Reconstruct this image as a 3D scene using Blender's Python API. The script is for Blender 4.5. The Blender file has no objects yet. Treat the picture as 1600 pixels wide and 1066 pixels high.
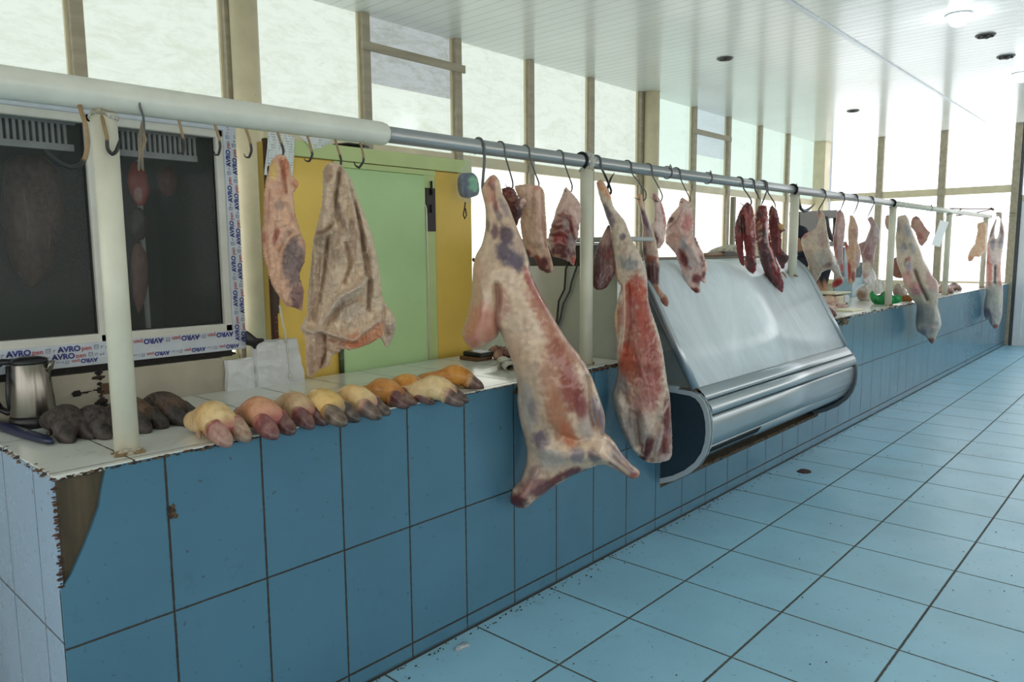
import bpy, bmesh, math, random
import numpy as np
from mathutils import Vector, Matrix, noise
from mathutils.geometry import delaunay_2d_cdt
rnd = random.Random(7)
SC = bpy.context.scene
COL = SC.collection
PI = math.pi

# ------------------------------------------------------------------ camera
FPX = 1156.0
CAM = np.array([0.0276, -2.0876, 1.55])
_y, _p, _r = [math.radians(v) for v in (42.22, 6.785, -0.459)]
_F = np.array([math.cos(_y)*math.cos(_p), math.sin(_y)*math.cos(_p), -math.sin(_p)])
_r0 = np.array([math.sin(_y), -math.cos(_y), 0.0]); _u0 = np.cross(_r0, _F)
_R = math.cos(_r)*_r0 + math.sin(_r)*_u0
_U = -math.sin(_r)*_r0 + math.cos(_r)*_u0
cd = bpy.data.cameras.new('camera'); cam = bpy.data.objects.new('camera', cd); COL.objects.link(cam)
cd.sensor_width = 36.0; cd.lens = 36.0*FPX/1600.0; cd.clip_start = 0.05; cd.clip_end = 100
M = Matrix.Identity(4)
for i in range(3):
    M[i][0] = _R[i]; M[i][1] = _U[i]; M[i][2] = -_F[i]; M[i][3] = CAM[i]
cam.matrix_world = M
SC.camera = cam

def ray(px, py): return _F + _R*(px-800)/FPX - _U*(py-533)/FPX
def at(px, py, ax, v):
    """point of the place seen at a pixel, on the plane x, y or z = v"""
    d = ray(px, py); i = 'xyz'.index(ax)
    return CAM + d*((v-CAM[i])/d[i])

# ------------------------------------------------------------------ colour and materials
def lin(c):
    o = []
    for v in c[:3]:
        v = v/255.0
        o.append(v/12.92 if v <= 0.04045 else ((v+0.055)/1.055)**2.4)
    return tuple(o)
def rgba(c): return lin(c)+(1.0,)

class NT:
    def __init__(s, name):
        s.m = bpy.data.materials.new(name); s.m.use_nodes = True
        s.t = s.m.node_tree; s.t.nodes.clear()
        s.out = s.t.nodes.new('ShaderNodeOutputMaterial')
    def n(s, typ, **kw):
        nd = s.t.nodes.new(typ)
        for k, v in kw.items(): setattr(nd, k, v)
        return nd
    def link(s, a, b): s.t.links.new(a, b)
    def setin(s, sock, v):
        if hasattr(v, 'is_linked') or isinstance(v, bpy.types.NodeSocket): s.link(v, sock)
        else: sock.default_value = v
    def m_(s, op, a, b=0.0, c=None, clamp=False):
        nd = s.n('ShaderNodeMath', operation=op); nd.use_clamp = clamp
        s.setin(nd.inputs[0], a); s.setin(nd.inputs[1], b)
        if c is not None: s.setin(nd.inputs[2], c)
        return nd.outputs[0]
    def mix(s, f, a, b, blend='MIX'):
        nd = s.n('ShaderNodeMix', data_type='RGBA', blend_type=blend)
        s.setin(nd.inputs[0], f); s.setin(nd.inputs[6], a); s.setin(nd.inputs[7], b)
        return nd.outputs[2]
    def pos(s):
        if not hasattr(s, '_pos'):
            g = s.n('ShaderNodeNewGeometry'); s._pos = g.outputs['Position']
            x = s.n('ShaderNodeSeparateXYZ'); s.link(s._pos, x.inputs[0]); s._xyz = x.outputs
        return s._pos
    def xyz(s): s.pos(); return s._xyz
    def noise(s, scale, detail=3, rough=0.55, vec=None, stretch=None, dist=0.0):
        nd = s.n('ShaderNodeTexNoise'); nd.inputs['Scale'].default_value = scale
        nd.inputs['Detail'].default_value = detail; nd.inputs['Roughness'].default_value = rough
        nd.inputs['Distortion'].default_value = dist
        v = vec if vec is not None else s.pos()
        if stretch:
            mp = s.n('ShaderNodeMapping'); mp.inputs['Scale'].default_value = stretch
            s.link(v, mp.inputs[0]); v = mp.outputs[0]
        s.link(v, nd.inputs['Vector']); return nd.outputs[0]
    def ramp(s, f, lo, hi):
        nd = s.n('ShaderNodeMapRange'); nd.clamp = True
        s.setin(nd.inputs[0], f); nd.inputs[1].default_value = lo; nd.inputs[2].default_value = hi
        return nd.outputs[0]
    def bump(s, h, dist=0.002, strength=0.6):
        nd = s.n('ShaderNodeBump'); nd.inputs['Distance'].default_value = dist; nd.inputs['Strength'].default_value = strength
        s.link(h, nd.inputs['Height']); return nd.outputs[0]
    def bsdf(s, color, rough=0.5, metal=0.0, normal=None, coat=0.0, spec=0.5, alpha=None, trans=0.0, coat_rough=0.1):
        b = s.n('ShaderNodeBsdfPrincipled')
        s.setin(b.inputs['Base Color'], color); s.setin(b.inputs['Roughness'], rough)
        s.setin(b.inputs['Metallic'], metal); b.inputs['Specular IOR Level'].default_value = spec
        b.inputs['Coat Weight'].default_value = coat; b.inputs['Coat Roughness'].default_value = coat_rough
        b.inputs['Transmission Weight'].default_value = trans
        if alpha is not None: s.setin(b.inputs['Alpha'], alpha)
        if normal is not None: s.link(normal, b.inputs['Normal'])
        return b.outputs[0]
    def done(s, sh): s.link(sh, s.out.inputs[0]); return s.m

def mat_plain(name, c, rough=0.5, metal=0.0, var=0.12, scale=12, bump=0.0, coat=0.0, spots=None, stretch=None):
    t = NT(name)
    n = t.noise(scale, 4, stretch=stretch)
    c0 = rgba(c); dk = tuple(v*(1-var*2) for v in c0[:3])+(1,)
    col = t.mix(t.ramp(n, 0.3, 0.75), dk, c0)
    if spots:
        sn = t.noise(spots[1], 5, 0.65)
        col = t.mix(t.ramp(sn, spots[2], spots[2]+0.06), col, rgba(spots[0]))
    nm = t.bump(t.noise(scale*5, 4), 0.003, bump) if bump else None
    r = t.m_('ADD', rough-0.06, t.m_('MULTIPLY', n, 0.12))
    return t.done(t.bsdf(col, r, metal, nm, coat))

def lines(t, coord, period, off, width, wob=None):
    """1 on the joints of a grid along one coordinate"""
    a = t.m_('DIVIDE', t.m_('SUBTRACT', coord, off), period)
    a = t.m_('SUBTRACT', a, t.m_('FLOOR', a))
    d = t.m_('MULTIPLY', t.m_('MINIMUM', a, t.m_('SUBTRACT', 1.0, a)), period)
    if wob is not None: d = t.m_('ADD', d, wob)
    return t.m_('SUBTRACT', 1.0, t.ramp(d, width*0.35, width*0.75))
def line1(t, coord, v, width, wob=None):
    d = t.m_('ABSOLUTE', t.m_('SUBTRACT', coord, v))
    if wob is not None: d = t.m_('ADD', d, wob)
    return t.m_('SUBTRACT', 1.0, t.ramp(d, width*0.35, width*0.75))

def mat_tile(name, c, grout, gx, gy, rough=0.12, var=0.08, dirt=(60, 55, 45), dirt_amt=0.55, width=0.006, speck=0.66, bumpy=0.4):
    """gx, gy: functions returning the joint masks"""
    t = NT(name)
    w = t.m_('MULTIPLY', t.m_('SUBTRACT', t.noise(60, 2), 0.5), 0.004)
    g = t.m_('MAXIMUM', gx(t, w), gy(t, w))
    big = t.noise(1.7, 4); c0 = rgba(c)
    dk = tuple(v*(1-2*var) for v in c0[:3])+(1,)
    col = t.mix(t.ramp(big, 0.35, 0.7), dk, c0)
    mid = t.ramp(t.noise(9, 6, 0.7), 0.60, 0.75)
    col = t.mix(t.m_('MULTIPLY', mid, dirt_amt*0.4), col, rgba(dirt))
    sp = t.ramp(t.noise(42, 3, 0.6), speck, speck+0.05)
    col = t.mix(t.m_('MULTIPLY', sp, dirt_amt), col, rgba(dirt))
    gcol = t.mix(t.ramp(t.noise(7, 3), 0.35, 0.65), rgba(grout), tuple(v*1.6 for v in lin(grout))+(1,))
    col = t.mix(g, col, gcol)
    r = t.m_('ADD', t.m_('ADD', rough, t.m_('MULTIPLY', t.noise(5, 5, 0.6), 0.22)), t.m_('MULTIPLY', g, 0.5))
    hh = t.m_('SUBTRACT', t.m_('MULTIPLY', t.noise(3.5, 2), 0.25), g)
    return t.done(t.bsdf(col, r, 0.0, t.bump(hh, 0.0015, bumpy)))

def mat_flesh(name='flesh', rough=0.36, fibre=(30, 30, 9), amt=0.22, coat=0.25, bump=0.5, film=0.5, coat_rough=0.15):
    """colour comes from the painted attribute of the cut, plus fibres and a moist sheen"""
    t = NT(name)
    at_ = t.n('ShaderNodeAttribute', attribute_name='Col')
    n1 = t.noise(1.0, 5, 0.65, stretch=fibre)
    n2 = t.noise(48, 3, 0.5)
    f = t.m_('ADD', t.m_('MULTIPLY', n1, 0.6), t.m_('MULTIPLY', n2, 0.4))
    lo = t.n('ShaderNodeMix', data_type='RGBA', blend_type='MULTIPLY'); lo.inputs[0].default_value = 1.0
    t.link(at_.outputs['Color'], lo.inputs[6]); lo.inputs[7].default_value = (1-amt*1.3, 1-amt*1.8, 1-amt*1.8, 1)
    n4 = t.noise(8, 5, 0.65, stretch=(1, 1, 0.45), dist=1.0)
    hi = t.n('ShaderNodeMix', data_type='RGBA', blend_type='MIX'); hi.inputs[0].default_value = amt*0.28
    t.link(at_.outputs['Color'], hi.inputs[6]); hi.inputs[7].default_value = (0.80, 0.62, 0.54, 1)
    col = t.mix(t.ramp(f, 0.36, 0.56), lo.outputs[2], hi.outputs[2])
    fn = t.noise(1.0, 3, 0.6, stretch=(fibre[0]*3, fibre[1]*3, fibre[2]*0.8), dist=0.4)
    col = t.mix(t.m_('MULTIPLY', t.m_('MULTIPLY', t.ramp(fn, 0.60, 0.68), t.ramp(n4, 0.46, 0.64)), film), col, (0.62, 0.50, 0.44, 1))
    h = t.m_('ADD', t.m_('MULTIPLY', n1, 0.8), t.m_('MULTIPLY', n2, 0.3))
    nm = t.bump(h, 0.004, bump)
    b = t.bsdf(col, t.m_('ADD', rough-0.1, t.m_('MULTIPLY', n2, 0.25)), 0.0, nm, coat, 0.45, coat_rough=coat_rough)
    return t.done(b)

def mat_attr(name, rough=0.6, bump=0.3, amt=0.12, scale=60):
    t = NT(name)
    at_ = t.n('ShaderNodeAttribute', attribute_name='Col')
    n = t.noise(scale, 4)
    dk = t.n('ShaderNodeMix', data_type='RGBA', blend_type='MULTIPLY'); dk.inputs[0].default_value = 1.0
    t.link(at_.outputs['Color'], dk.inputs[6]); dk.inputs[7].default_value = (1-amt*2,)*3+(1,)
    col = t.mix(t.ramp(n, 0.35, 0.65), dk.outputs[2], at_.outputs['Color'])
    return t.done(t.bsdf(col, rough, 0.0, t.bump(n, 0.003, bump)))

def mat_emit(name, c, strength, var=0.12, strokes=True, dirt=None):
    """daylight coming through a painted or dusty pane"""
    t = NT(name)
    n = t.noise(1.2, 5, 0.65, stretch=(2.0, 2.0, 6.0), dist=1.5)
    n2 = t.noise(14, 4, 0.7, stretch=(1.0, 1.0, 3.0), dist=0.6)
    f = t.m_('ADD', t.m_('MULTIPLY', n, 0.6), t.m_('MULTIPLY', n2, 0.4))
    c0 = rgba(c); c1 = tuple(v*(1-var*1.5) for v in c0[:2])+(c0[2]*(1-var*2.0), 1)
    col = t.mix(t.ramp(f, 0.34, 0.54), c1, c0)
    e = t.n('ShaderNodeEmission'); t.setin(e.inputs[0], col); e.inputs[1].default_value = strength
    g = t.n('ShaderNodeBsdfGlossy'); g.inputs['Roughness'].default_value = 0.15; g.inputs['Color'].default_value = (0.04, 0.04, 0.04, 1)
    a = t.n('ShaderNodeAddShader'); t.link(e.outputs[0], a.inputs[0]); t.link(g.outputs[0], a.inputs[1])
    return t.done(a.outputs[0])

# ------------------------------------------------------------------ objects
LOC = {}
def tag(o, label=None, cat=None, group=None, kind=None):
    if label: o['label'] = label
    if cat: o['category'] = cat
    if group: o['group'] = group
    if kind: o['kind'] = kind
    return o
def thing(name, loc, label, cat, group=None):
    o = bpy.data.objects.new(name, None); COL.objects.link(o); o.location = Vector(loc)
    o.empty_display_size = 0.05
    LOC[o.name] = np.array([float(v) for v in loc])
    return tag(o, label, cat, group)

class MB:
    def __init__(s): s.v = []; s.f = []; s.c = []; s.sm = []
    def add(s, vs, fs, col=None, smooth=False):
        b = len(s.v)
        s.v += [tuple(float(x) for x in p) for p in vs]
        s.f += [tuple(b+i for i in f) for f in fs]
        s.sm += [smooth]*len(fs)
        if col is None: col = (0.5, 0.5, 0.5)
        if len(vs) and hasattr(col, '__len__') and hasattr(col[0], '__len__'): s.c += [tuple(c) for c in col]
        else: s.c += [tuple(col)]*len(vs)
        return s
    def box(s, x0, x1, y0, y1, z0, z1, bev=0.0, col=None):
        x0, x1 = min(x0, x1), max(x0, x1); y0, y1 = min(y0, y1), max(y0, y1); z0, z1 = min(z0, z1), max(z0, z1)
        if bev <= 0:
            vs = [(x0,y0,z0),(x1,y0,z0),(x1,y1,z0),(x0,y1,z0),(x0,y0,z1),(x1,y0,z1),(x1,y1,z1),(x0,y1,z1)]
            return s.add(vs, [(3,2,1,0),(4,5,6,7),(0,1,5,4),(1,2,6,5),(2,3,7,6),(3,0,4,7)], col)
        bm = bmesh.new(); bmesh.ops.create_cube(bm, size=1.0)
        for v in bm.verts:
            v.co = Vector(((x0+x1)/2+v.co.x*(x1-x0), (y0+y1)/2+v.co.y*(y1-y0), (z0+z1)/2+v.co.z*(z1-z0)))
        bmesh.ops.bevel(bm, geom=bm.edges[:], offset=min(bev, 0.45*min(x1-x0, y1-y0, z1-z0)), segments=2, affect='EDGES', profile=0.6)
        return s.bm(bm, col)
    def bm(s, bm, col=None, smooth=False):
        bm.verts.index_update()
        s.add([v.co for v in bm.verts], [[v.index for v in f.verts] for f in bm.faces], col, smooth); bm.free(); return s
    def tube(s, pts, r, n=10, col=None, caps=True):
        pts = [np.array(p, float) for p in pts]
        rs = r if hasattr(r, '__len__') else [r]*len(pts)
        T = [pts[min(i+1, len(pts)-1)]-pts[max(i-1, 0)] for i in range(len(pts))]
        T = [t/(np.linalg.norm(t)+1e-12) for t in T]
        a = np.array([0, 0, 1.0]) if abs(T[0][2]) < 0.9 else np.array([1.0, 0, 0])
        u = np.cross(T[0], a); u /= np.linalg.norm(u)
        vs = []; fs = []
        for i, p in enumerate(pts):
            u = u-T[i]*np.dot(u, T[i]); u /= np.linalg.norm(u)+1e-12; w = np.cross(T[i], u)
            for k in range(n):
                q = 2*PI*k/n; vs.append(p+(u*math.cos(q)+w*math.sin(q))*rs[i])
        for i in range(len(pts)-1):
            for k in range(n):
                k2 = (k+1) % n
                fs.append((i*n+k, i*n+k2, (i+1)*n+k2, (i+1)*n+k))
        if caps:
            fs.append(tuple(range(n))[::-1]); fs.append(tuple((len(pts)-1)*n+k for k in range(n)))
        cc = col
        return s.add(vs, fs, cc, True)
    def prism(s, poly, axis, a, b, col=None, smooth=False):
        """poly in the two other axes (in xyz order), extruded from a to b"""
        n = len(poly); vs = []
        for e in (a, b):
            for p in poly:
                q = list(p); q.insert('xyz'.index(axis), e); vs.append(q)
        fs = [tuple(range(n))[::-1], tuple(range(n, 2*n))]
        s.add(vs, fs, col, False)
        b0 = len(s.v)-2*n
        for i in range(n):
            j = (i+1) % n
            s.f.append((b0+i, b0+j, b0+n+j, b0+n+i)); s.sm.append(smooth)
        return s
    def strip(s, prof, axis, a, b, th=0.0, col=None, smooth=True):
        """an open profile swept from a to b"""
        n = len(prof); vs = []
        for e in (a, b):
            for p in prof:
                q = list(p); q.insert('xyz'.index(axis), e); vs.append(q)
        return s.add(vs, [(i, i+1, n+i+1, n+i) for i in range(n-1)], col, smooth)
    def lathe(s, prof, c, n=32, col=None, smooth=True):
        vs = []; fs = []
        for r, z in prof:
            for k in range(n):
                q = 2*PI*k/n; vs.append((c[0]+r*math.cos(q), c[1]+r*math.sin(q), c[2]+z))
        for i in range(len(prof)-1):
            for k in range(n):
                k2 = (k+1) % n; fs.append((i*n+k, i*n+k2, (i+1)*n+k2, (i+1)*n+k))
        fs.append(tuple(range(n))[::-1]); fs.append(tuple((len(prof)-1)*n+k for k in range(n)))
        return s.add(vs, fs, col, smooth)
    def loft(s, rings, n=16, col=None, squareness=2.0):
        """rings: (centre, right half-width, up half-height[, colour]); right/up from the path"""
        pts = [np.array(r[0], float) for r in rings]; vs = []; fs = []; cs = []
        for i, r in enumerate(rings):
            t = pts[min(i+1, len(pts)-1)]-pts[max(i-1, 0)]; t /= np.linalg.norm(t)+1e-12
            up = np.array([0, 0, 1.0])
            if abs(t[2]) > 0.95: up = np.array([0, 1.0, 0])
            rt = np.cross(t, up); rt /= np.linalg.norm(rt); uu = np.cross(rt, t)
            for k in range(n):
                q = 2*PI*k/n; ca, sa = math.cos(q), math.sin(q); e = 2.0/squareness
                x = math.copysign(abs(ca)**e, ca); y = math.copysign(abs(sa)**e, sa)
                vs.append(pts[i]+rt*x*r[1]+uu*y*r[2])
                cs.append(r[3] if len(r) > 3 else (col or (0.5, 0.5, 0.5)))
        for i in range(len(rings)-1):
            for k in range(n):
                k2 = (k+1) % n; fs.append((i*n+k, i*n+k2, (i+1)*n+k2, (i+1)*n+k))
        fs.append(tuple(range(n))[::-1]); fs.append(tuple((len(rings)-1)*n+k for k in range(n)))
        return s.add(vs, fs, cs, True)
    def lump(s, c, r, seed=0, col=None, sub=2, rough=0.35, flat=1.0):
        """an irregular crumb"""
        bm = bmesh.new(); bmesh.ops.create_icosphere(bm, subdivisions=sub, radius=1.0)
        rr = r if hasattr(r, '__len__') else (r, r, r*flat)
        for v in bm.verts:
            k = 1+rough*noise.noise(v.co*1.7+Vector((seed*3.1, seed*1.7, seed)))*1.6
            v.co = Vector((c[0]+v.co.x*rr[0]*k, c[1]+v.co.y*rr[1]*k, c[2]+v.co.z*rr[2]*k))
        return s.bm(bm, col, sub > 1)
    def build(s, name, mat, parent=None, label=None, cat=None, group=None, kind=None, origin=None, jitter=0.0, jscale=20, subsurf=0):
        me = bpy.data.meshes.new(name)
        base = np.zeros(3)
        if parent is not None: base = LOC[parent.name]
        elif origin is not None: base = np.array([float(x) for x in origin])
        V = np.array(s.v, float)
        if jitter:
            for i in range(len(V)):
                V[i] += np.array(noise.noise_vector(Vector(V[i]*jscale)))*jitter
        me.from_pydata([tuple(p) for p in (V-base)], [], s.f); me.validate(); 
        bm = bmesh.new(); bm.from_mesh(me); bmesh.ops.recalc_face_normals(bm, faces=bm.faces[:]); bm.to_mesh(me); bm.free()
        if len(me.polygons) == len(s.sm): me.polygons.foreach_set('use_smooth', s.sm)
        ca = me.color_attributes.new('Col', 'FLOAT_COLOR', 'POINT')
        if len(s.c) == len(me.vertices):
            ca.data.foreach_set('color', np.concatenate([np.array(s.c, float), np.ones((len(s.c), 1))], 1).ravel())
        if mat is not None: me.materials.append(mat)
        o = bpy.data.objects.new(name, me); COL.objects.link(o)
        if parent is not None: o.parent = parent; LOC[o.name] = base
        else: o.location = Vector(base); LOC[o.name] = base
        if subsurf:
            md = o.modifiers.new('smooth', 'SUBSURF'); md.levels = subsurf; md.render_levels = subsurf
        return tag(o, label, cat, group, kind)

# ------------------------------------------------------------------ bodies with an outline, a distance and a full round thickness
def _inside(P, Q):
    x, y = P[:, 0], P[:, 1]; r = np.zeros(len(P), bool); n = len(Q)
    for i in range(n):
        x0, y0 = Q[i]; x1, y1 = Q[(i+1) % n]
        if y0 == y1: continue
        c = ((y0 > y) != (y1 > y)) & (x < (x1-x0)*(y-y0)/(y1-y0)+x0); r ^= c
    return r
def _dist(P, Q, closed=True):
    d = np.full(len(P), 1e9); n = len(Q)
    for i in range(n if closed else n-1):
        a = Q[i]; b = Q[(i+1) % n]; ab = b-a; L = (ab**2).sum()+1e-12
        t = np.clip(((P-a)@ab)/L, 0, 1); q = P-(a+t[:, None]*ab); d = np.minimum(d, np.hypot(q[:, 0], q[:, 1]))
    return d
def _spline(P, step, closed=True):
    P = np.array(P, float); n = len(P); out = []
    for i in range(n if closed else n-1):
        p0, p1, p2, p3 = (P[(i-1) % n], P[i], P[(i+1) % n], P[(i+2) % n]) if closed else (P[max(i-1, 0)], P[i], P[i+1], P[min(i+2, n-1)])
        L = np.hypot(*(p2-p1)); k = max(1, int(round(L/step)))
        for j in range(k):
            t = j/k
            a = 0.5*((2*p1)+(-p0+p2)*t+(2*p0-5*p1+4*p2-p3)*t*t+(-p0+3*p1-3*p2+p3)*t**3)
            out.append(a*0.6+(p1+(p2-p1)*t)*0.4)
    if not closed: out.append(P[-1])
    return np.array(out)

def cut(name, outline, ys, mat, base, ratio=0.75, blobs=(), strokes=(), ridges=(), res=None, wob=0.5, push=(), deep=None, rk=1.0, wrinkle=0.0,
        label=None, cat='meat', group=None, parent=None, rough_edge=0.0, seed=0, bulge=1.0):
    """outline in photo pixels; ys: (px, py, y) how far from the counter front the body hangs at that height.
    blobs (px,py,rx,ry,deg,colour,strength), strokes (polyline,width,colour,strength), ridges (polyline,width,height)"""
    O = np.array(outline, float)
    size = min(np.ptp(O[:, 0]), np.ptp(O[:, 1]))
    g = res or max(0.8, min(3.0, size/34))
    Q = _spline(O, g*0.9)
    if rough_edge:
        for i in range(len(Q)):
            Q[i] += np.array([noise.noise(Vector((Q[i][0]*0.35, Q[i][1]*0.35, seed+2.0))), noise.noise(Vector((Q[i][0]*0.35, Q[i][1]*0.35, seed+9.0)))])*rough_edge
    lo = Q.min(0)-2*g; hi = Q.max(0)+2*g
    nx, ny = int((hi[0]-lo[0])/g)+1, int((hi[1]-lo[1])/g)+1
    GX, GY = np.meshgrid(lo[0]+np.arange(nx)*g, lo[1]+np.arange(ny)*g)
    Pg = np.stack([GX.ravel(), GY.ravel()], 1); ins = _inside(Pg, Q).reshape(ny, nx)
    phi = np.zeros((ny, nx)); m = ins.astype(float)
    it = int(min(2600, max(300, (size/g)**2*0.9)))
    for _ in range(it):
        a = np.zeros_like(phi)
        a[1:-1, 1:-1] = 0.25*(phi[:-2, 1:-1]+phi[2:, 1:-1]+phi[1:-1, :-2]+phi[1:-1, 2:]+g*g)
        phi = a*m
    # vertices: outline plus staggered interior points
    px = []
    for j, yy in enumerate(np.arange(lo[1], hi[1], g*0.9)):
        for xx in np.arange(lo[0]+(0.5*g if j % 2 else 0), hi[0], g): px.append((xx+rnd.uniform(-.1, .1)*g, yy+rnd.uniform(-.1, .1)*g))
    px = np.array(px); px = px[_inside(px, Q)]; px = px[_dist(px, Q) > 0.5*g]
    V2 = np.concatenate([Q, px]); nb = len(Q)
    vv, ee, ff, ov, oe, of = delaunay_2d_cdt([Vector(p) for p in V2], [(i, (i+1) % nb) for i in range(nb)], [], 1, 1e-4)
    W = np.array([(p.x, p.y) for p in vv])
    src = [o[0] if o else 10**9 for o in ov]
    onb = np.array([s_ < nb for s_ in src])
    fx = np.clip((W[:, 0]-lo[0])/g, 0, nx-1.001); fy = np.clip((W[:, 1]-lo[1])/g, 0, ny-1.001)
    ix, iy = fx.astype(int), fy.astype(int); tx, ty = fx-ix, fy-iy
    ph = phi[iy, ix]*(1-tx)*(1-ty)+phi[iy, ix+1]*tx*(1-ty)+phi[iy+1, ix]*(1-tx)*ty+phi[iy+1, ix+1]*tx*ty
    dd = _dist(W, Q)
    h = np.sqrt(2*np.maximum(ph, 0.12*dd*g))*ratio; h[onb] = 0
    h = h*bulge
    # frame facing the aisle at the body's place
    c0 = ys[len(ys)//2]; P0 = at(c0[0], c0[1], 'y', c0[2])
    e2 = P0-CAM; e2[2] = 0; e2 /= np.linalg.norm(e2)
    def D_of(cx, cy, y):
        q = at(cx, cy, 'y', y); return float((q-P0)@e2)
    yk = np.array([c[1] for c in ys], float); Dk = np.array([D_of(*c) for c in ys])
    D = np.interp(W[:, 1], yk, Dk)
    s_px = float((P0-CAM)@_F)/FPX
    for (a, b, rx, ry, amt) in push: D = D+amt*np.exp(-((W[:, 0]-a)/rx)**2-((W[:, 1]-b)/ry)**2)
    dr = _F[None, :]+_R[None, :]*((W[:, 0]-800)/FPX)[:, None]-_U[None, :]*((W[:, 1]-533)/FPX)[:, None]
    tt = ((P0-CAM)@e2+D)/(dr@e2)
    B = CAM[None, :]+dr*tt[:, None]
    rel = np.zeros(len(W))
    edge = np.clip(h/(0.35*h.max()+1e-9), 0, 1)
    for (pl_, w, amt) in ridges:
        dl = _dist(W, _spline(pl_, 3, False), False) if len(pl_) > 1 else np.hypot(W[:, 0]-pl_[0][0], W[:, 1]-pl_[0][1])
        rel += 1.5*rk*amt*np.exp(-(dl/w)**2)
    wb = np.array([noise.noise(Vector((p[0]*0.09, p[1]*0.05, seed+0.3)))*1.0+0.5*noise.noise(Vector((p[0]*0.25, p[1]*0.16, seed+5.3))) for p in W])
    if wrinkle: rel += wrinkle*np.array([(1-abs(noise.noise(Vector((p[0]*0.10+seed, p[1]*0.030, 2.0)))))**5+0.6*(1-abs(noise.noise(Vector((p[0]*0.05, p[1]*0.09+seed, 7.0)))))**7 for p in W])
    hf = (h+(rel+wb*wob*2.0)*edge)*s_px; hb = (h+wb*wob*edge)*s_px
    hf[onb] = 0; hb[onb] = 0
    Fv = B-e2[None, :]*hf[:, None]; Bv = B+e2[None, :]*hb[:, None]
    C = np.tile(np.array(lin(base)), (len(W), 1))
    jit = np.array([noise.noise(Vector((p[0]*0.12+seed, p[1]*0.12, 1.0))) for p in W])
    jit2 = np.array([noise.noise(Vector((p[0]*0.3+seed, p[1]*0.2, 4.0))) for p in W])
    C = C*(1+0.16*jit)[:, None]
    for (a, b, rx, ry, deg, c, st) in blobs:
        q = math.radians(deg); ca, sa = math.cos(q), math.sin(q)
        u = (W[:, 0]-a)*ca+(W[:, 1]-b)*sa; v = -(W[:, 0]-a)*sa+(W[:, 1]-b)*ca
        r = np.sqrt((u/rx)**2+(v/ry)**2)+0.26*jit+0.16*jit2
        k = np.clip((1.3-r)/0.75, 0, 1); k = (k*k*(3-2*k))*st
        C = C*(1-k[:, None])+np.array(lin(c))*k[:, None]
    for (pl_, w, c, st) in strokes:
        dl = _dist(W, _spline(pl_, 3, False), False)*(1+0.3*jit)
        k = np.exp(-(dl/w)**2)*st
        C = C*(1-k[:, None])+np.array(lin(c))*k[:, None]
    if deep is None: deep = {'moist_meat': 1.30, 'skin_and_fat': 1.12, 'far_meat': 1.05, 'dark_beef': 1.4}.get(mat.name.split('.')[0], 1.0)
    C = np.clip(C, 0.003, 1)**deep
    if deep > 1.05: mC = C.mean(1, keepdims=True); C = np.clip(mC+(C-mC)*1.10, 0.003, 1)
    n = len(W); idb = np.where(onb, np.arange(n), np.arange(n)+n)
    verts = np.concatenate([Fv, Bv]); faces = []
    for f in ff:
        faces.append(tuple(f)); faces.append(tuple(int(idb[i]) for i in reversed(f)))
    mb = MB(); mb.add(verts, faces, [tuple(c) for c in C]+[tuple(c) for c in C], True)
    # drop unused duplicates of the outline
    used = sorted({i for f in faces for i in f}); mp = {o: k for k, o in enumerate(used)}
    m2 = MB(); m2.add([verts[i] for i in used], [tuple(mp[i] for i in f) for f in faces], [mb.c[i] for i in used], True)
    top = B[np.argmin(W[:, 1])]
    return m2.build(name, mat, parent, label, cat, group, origin=top)
# ------------------------------------------------------------------ the room's materials
H = 0.997
XA, XB, XC, XD = 0.59, 3.55, 5.96, 14.26      # counter: left end, display case, right end
DEEP = 0.80
WY, FX, ZC = 3.1, 14.3, 3.52                  # back wall, far wall, ceiling
GR = (38, 34, 28)
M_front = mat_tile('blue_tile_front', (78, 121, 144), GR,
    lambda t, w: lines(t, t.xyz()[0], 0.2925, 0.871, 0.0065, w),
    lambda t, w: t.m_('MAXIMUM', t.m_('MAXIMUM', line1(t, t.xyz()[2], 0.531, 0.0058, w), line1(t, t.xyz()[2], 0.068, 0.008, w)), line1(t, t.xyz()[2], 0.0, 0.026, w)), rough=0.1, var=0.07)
M_end = mat_tile('blue_tile_end', (150, 172, 196), (70, 70, 75),  # paler than the front tile: window reflection put into the colour
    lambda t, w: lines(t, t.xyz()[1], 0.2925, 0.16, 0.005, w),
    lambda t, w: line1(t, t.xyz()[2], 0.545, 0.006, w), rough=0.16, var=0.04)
M_top = mat_tile('white_tile_top', (230, 229, 220), (70, 55, 40),
    lambda t, w: lines(t, t.xyz()[0], 0.265, 0.79, 0.005, w),
    lambda t, w: t.m_('MAXIMUM', line1(t, t.xyz()[1], 0.50, 0.004, w), line1(t, t.xyz()[1], 0.03, 0.005, w)), rough=0.08, var=0.06, dirt=(120, 95, 60), dirt_amt=0.5, speck=0.68, bumpy=0.25)
M_floor = mat_tile('blue_tile_floor', (152, 202, 226), (62, 62, 58),
    lambda t, w: lines(t, t.xyz()[0], 0.4788, 2.0931, 0.008, w),
    lambda t, w: lines(t, t.xyz()[1], 0.4641, -0.4397, 0.009, w), rough=0.24, var=0.07, dirt=(70, 68, 62), dirt_amt=0.6, speck=0.655, bumpy=0.3)
M_core = mat_plain('bare_mortar', (104, 90, 68), 0.85, var=0.3, scale=26, bump=1.0, stretch=(1, 1, 0.12))
M_chip = mat_attr('chipped_edge', 0.8, 0.8, 0.2, 90)
M_cream = mat_plain('cream_paint', (222, 210, 178), 0.5, var=0.1, scale=5, bump=0.25, spots=((120, 95, 60), 26, 0.70))
M_post = mat_plain('old_white_paint', (218, 214, 194), 0.42, var=0.08, scale=7, bump=0.25, spots=((130, 100, 60), 30, 0.69))
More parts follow.
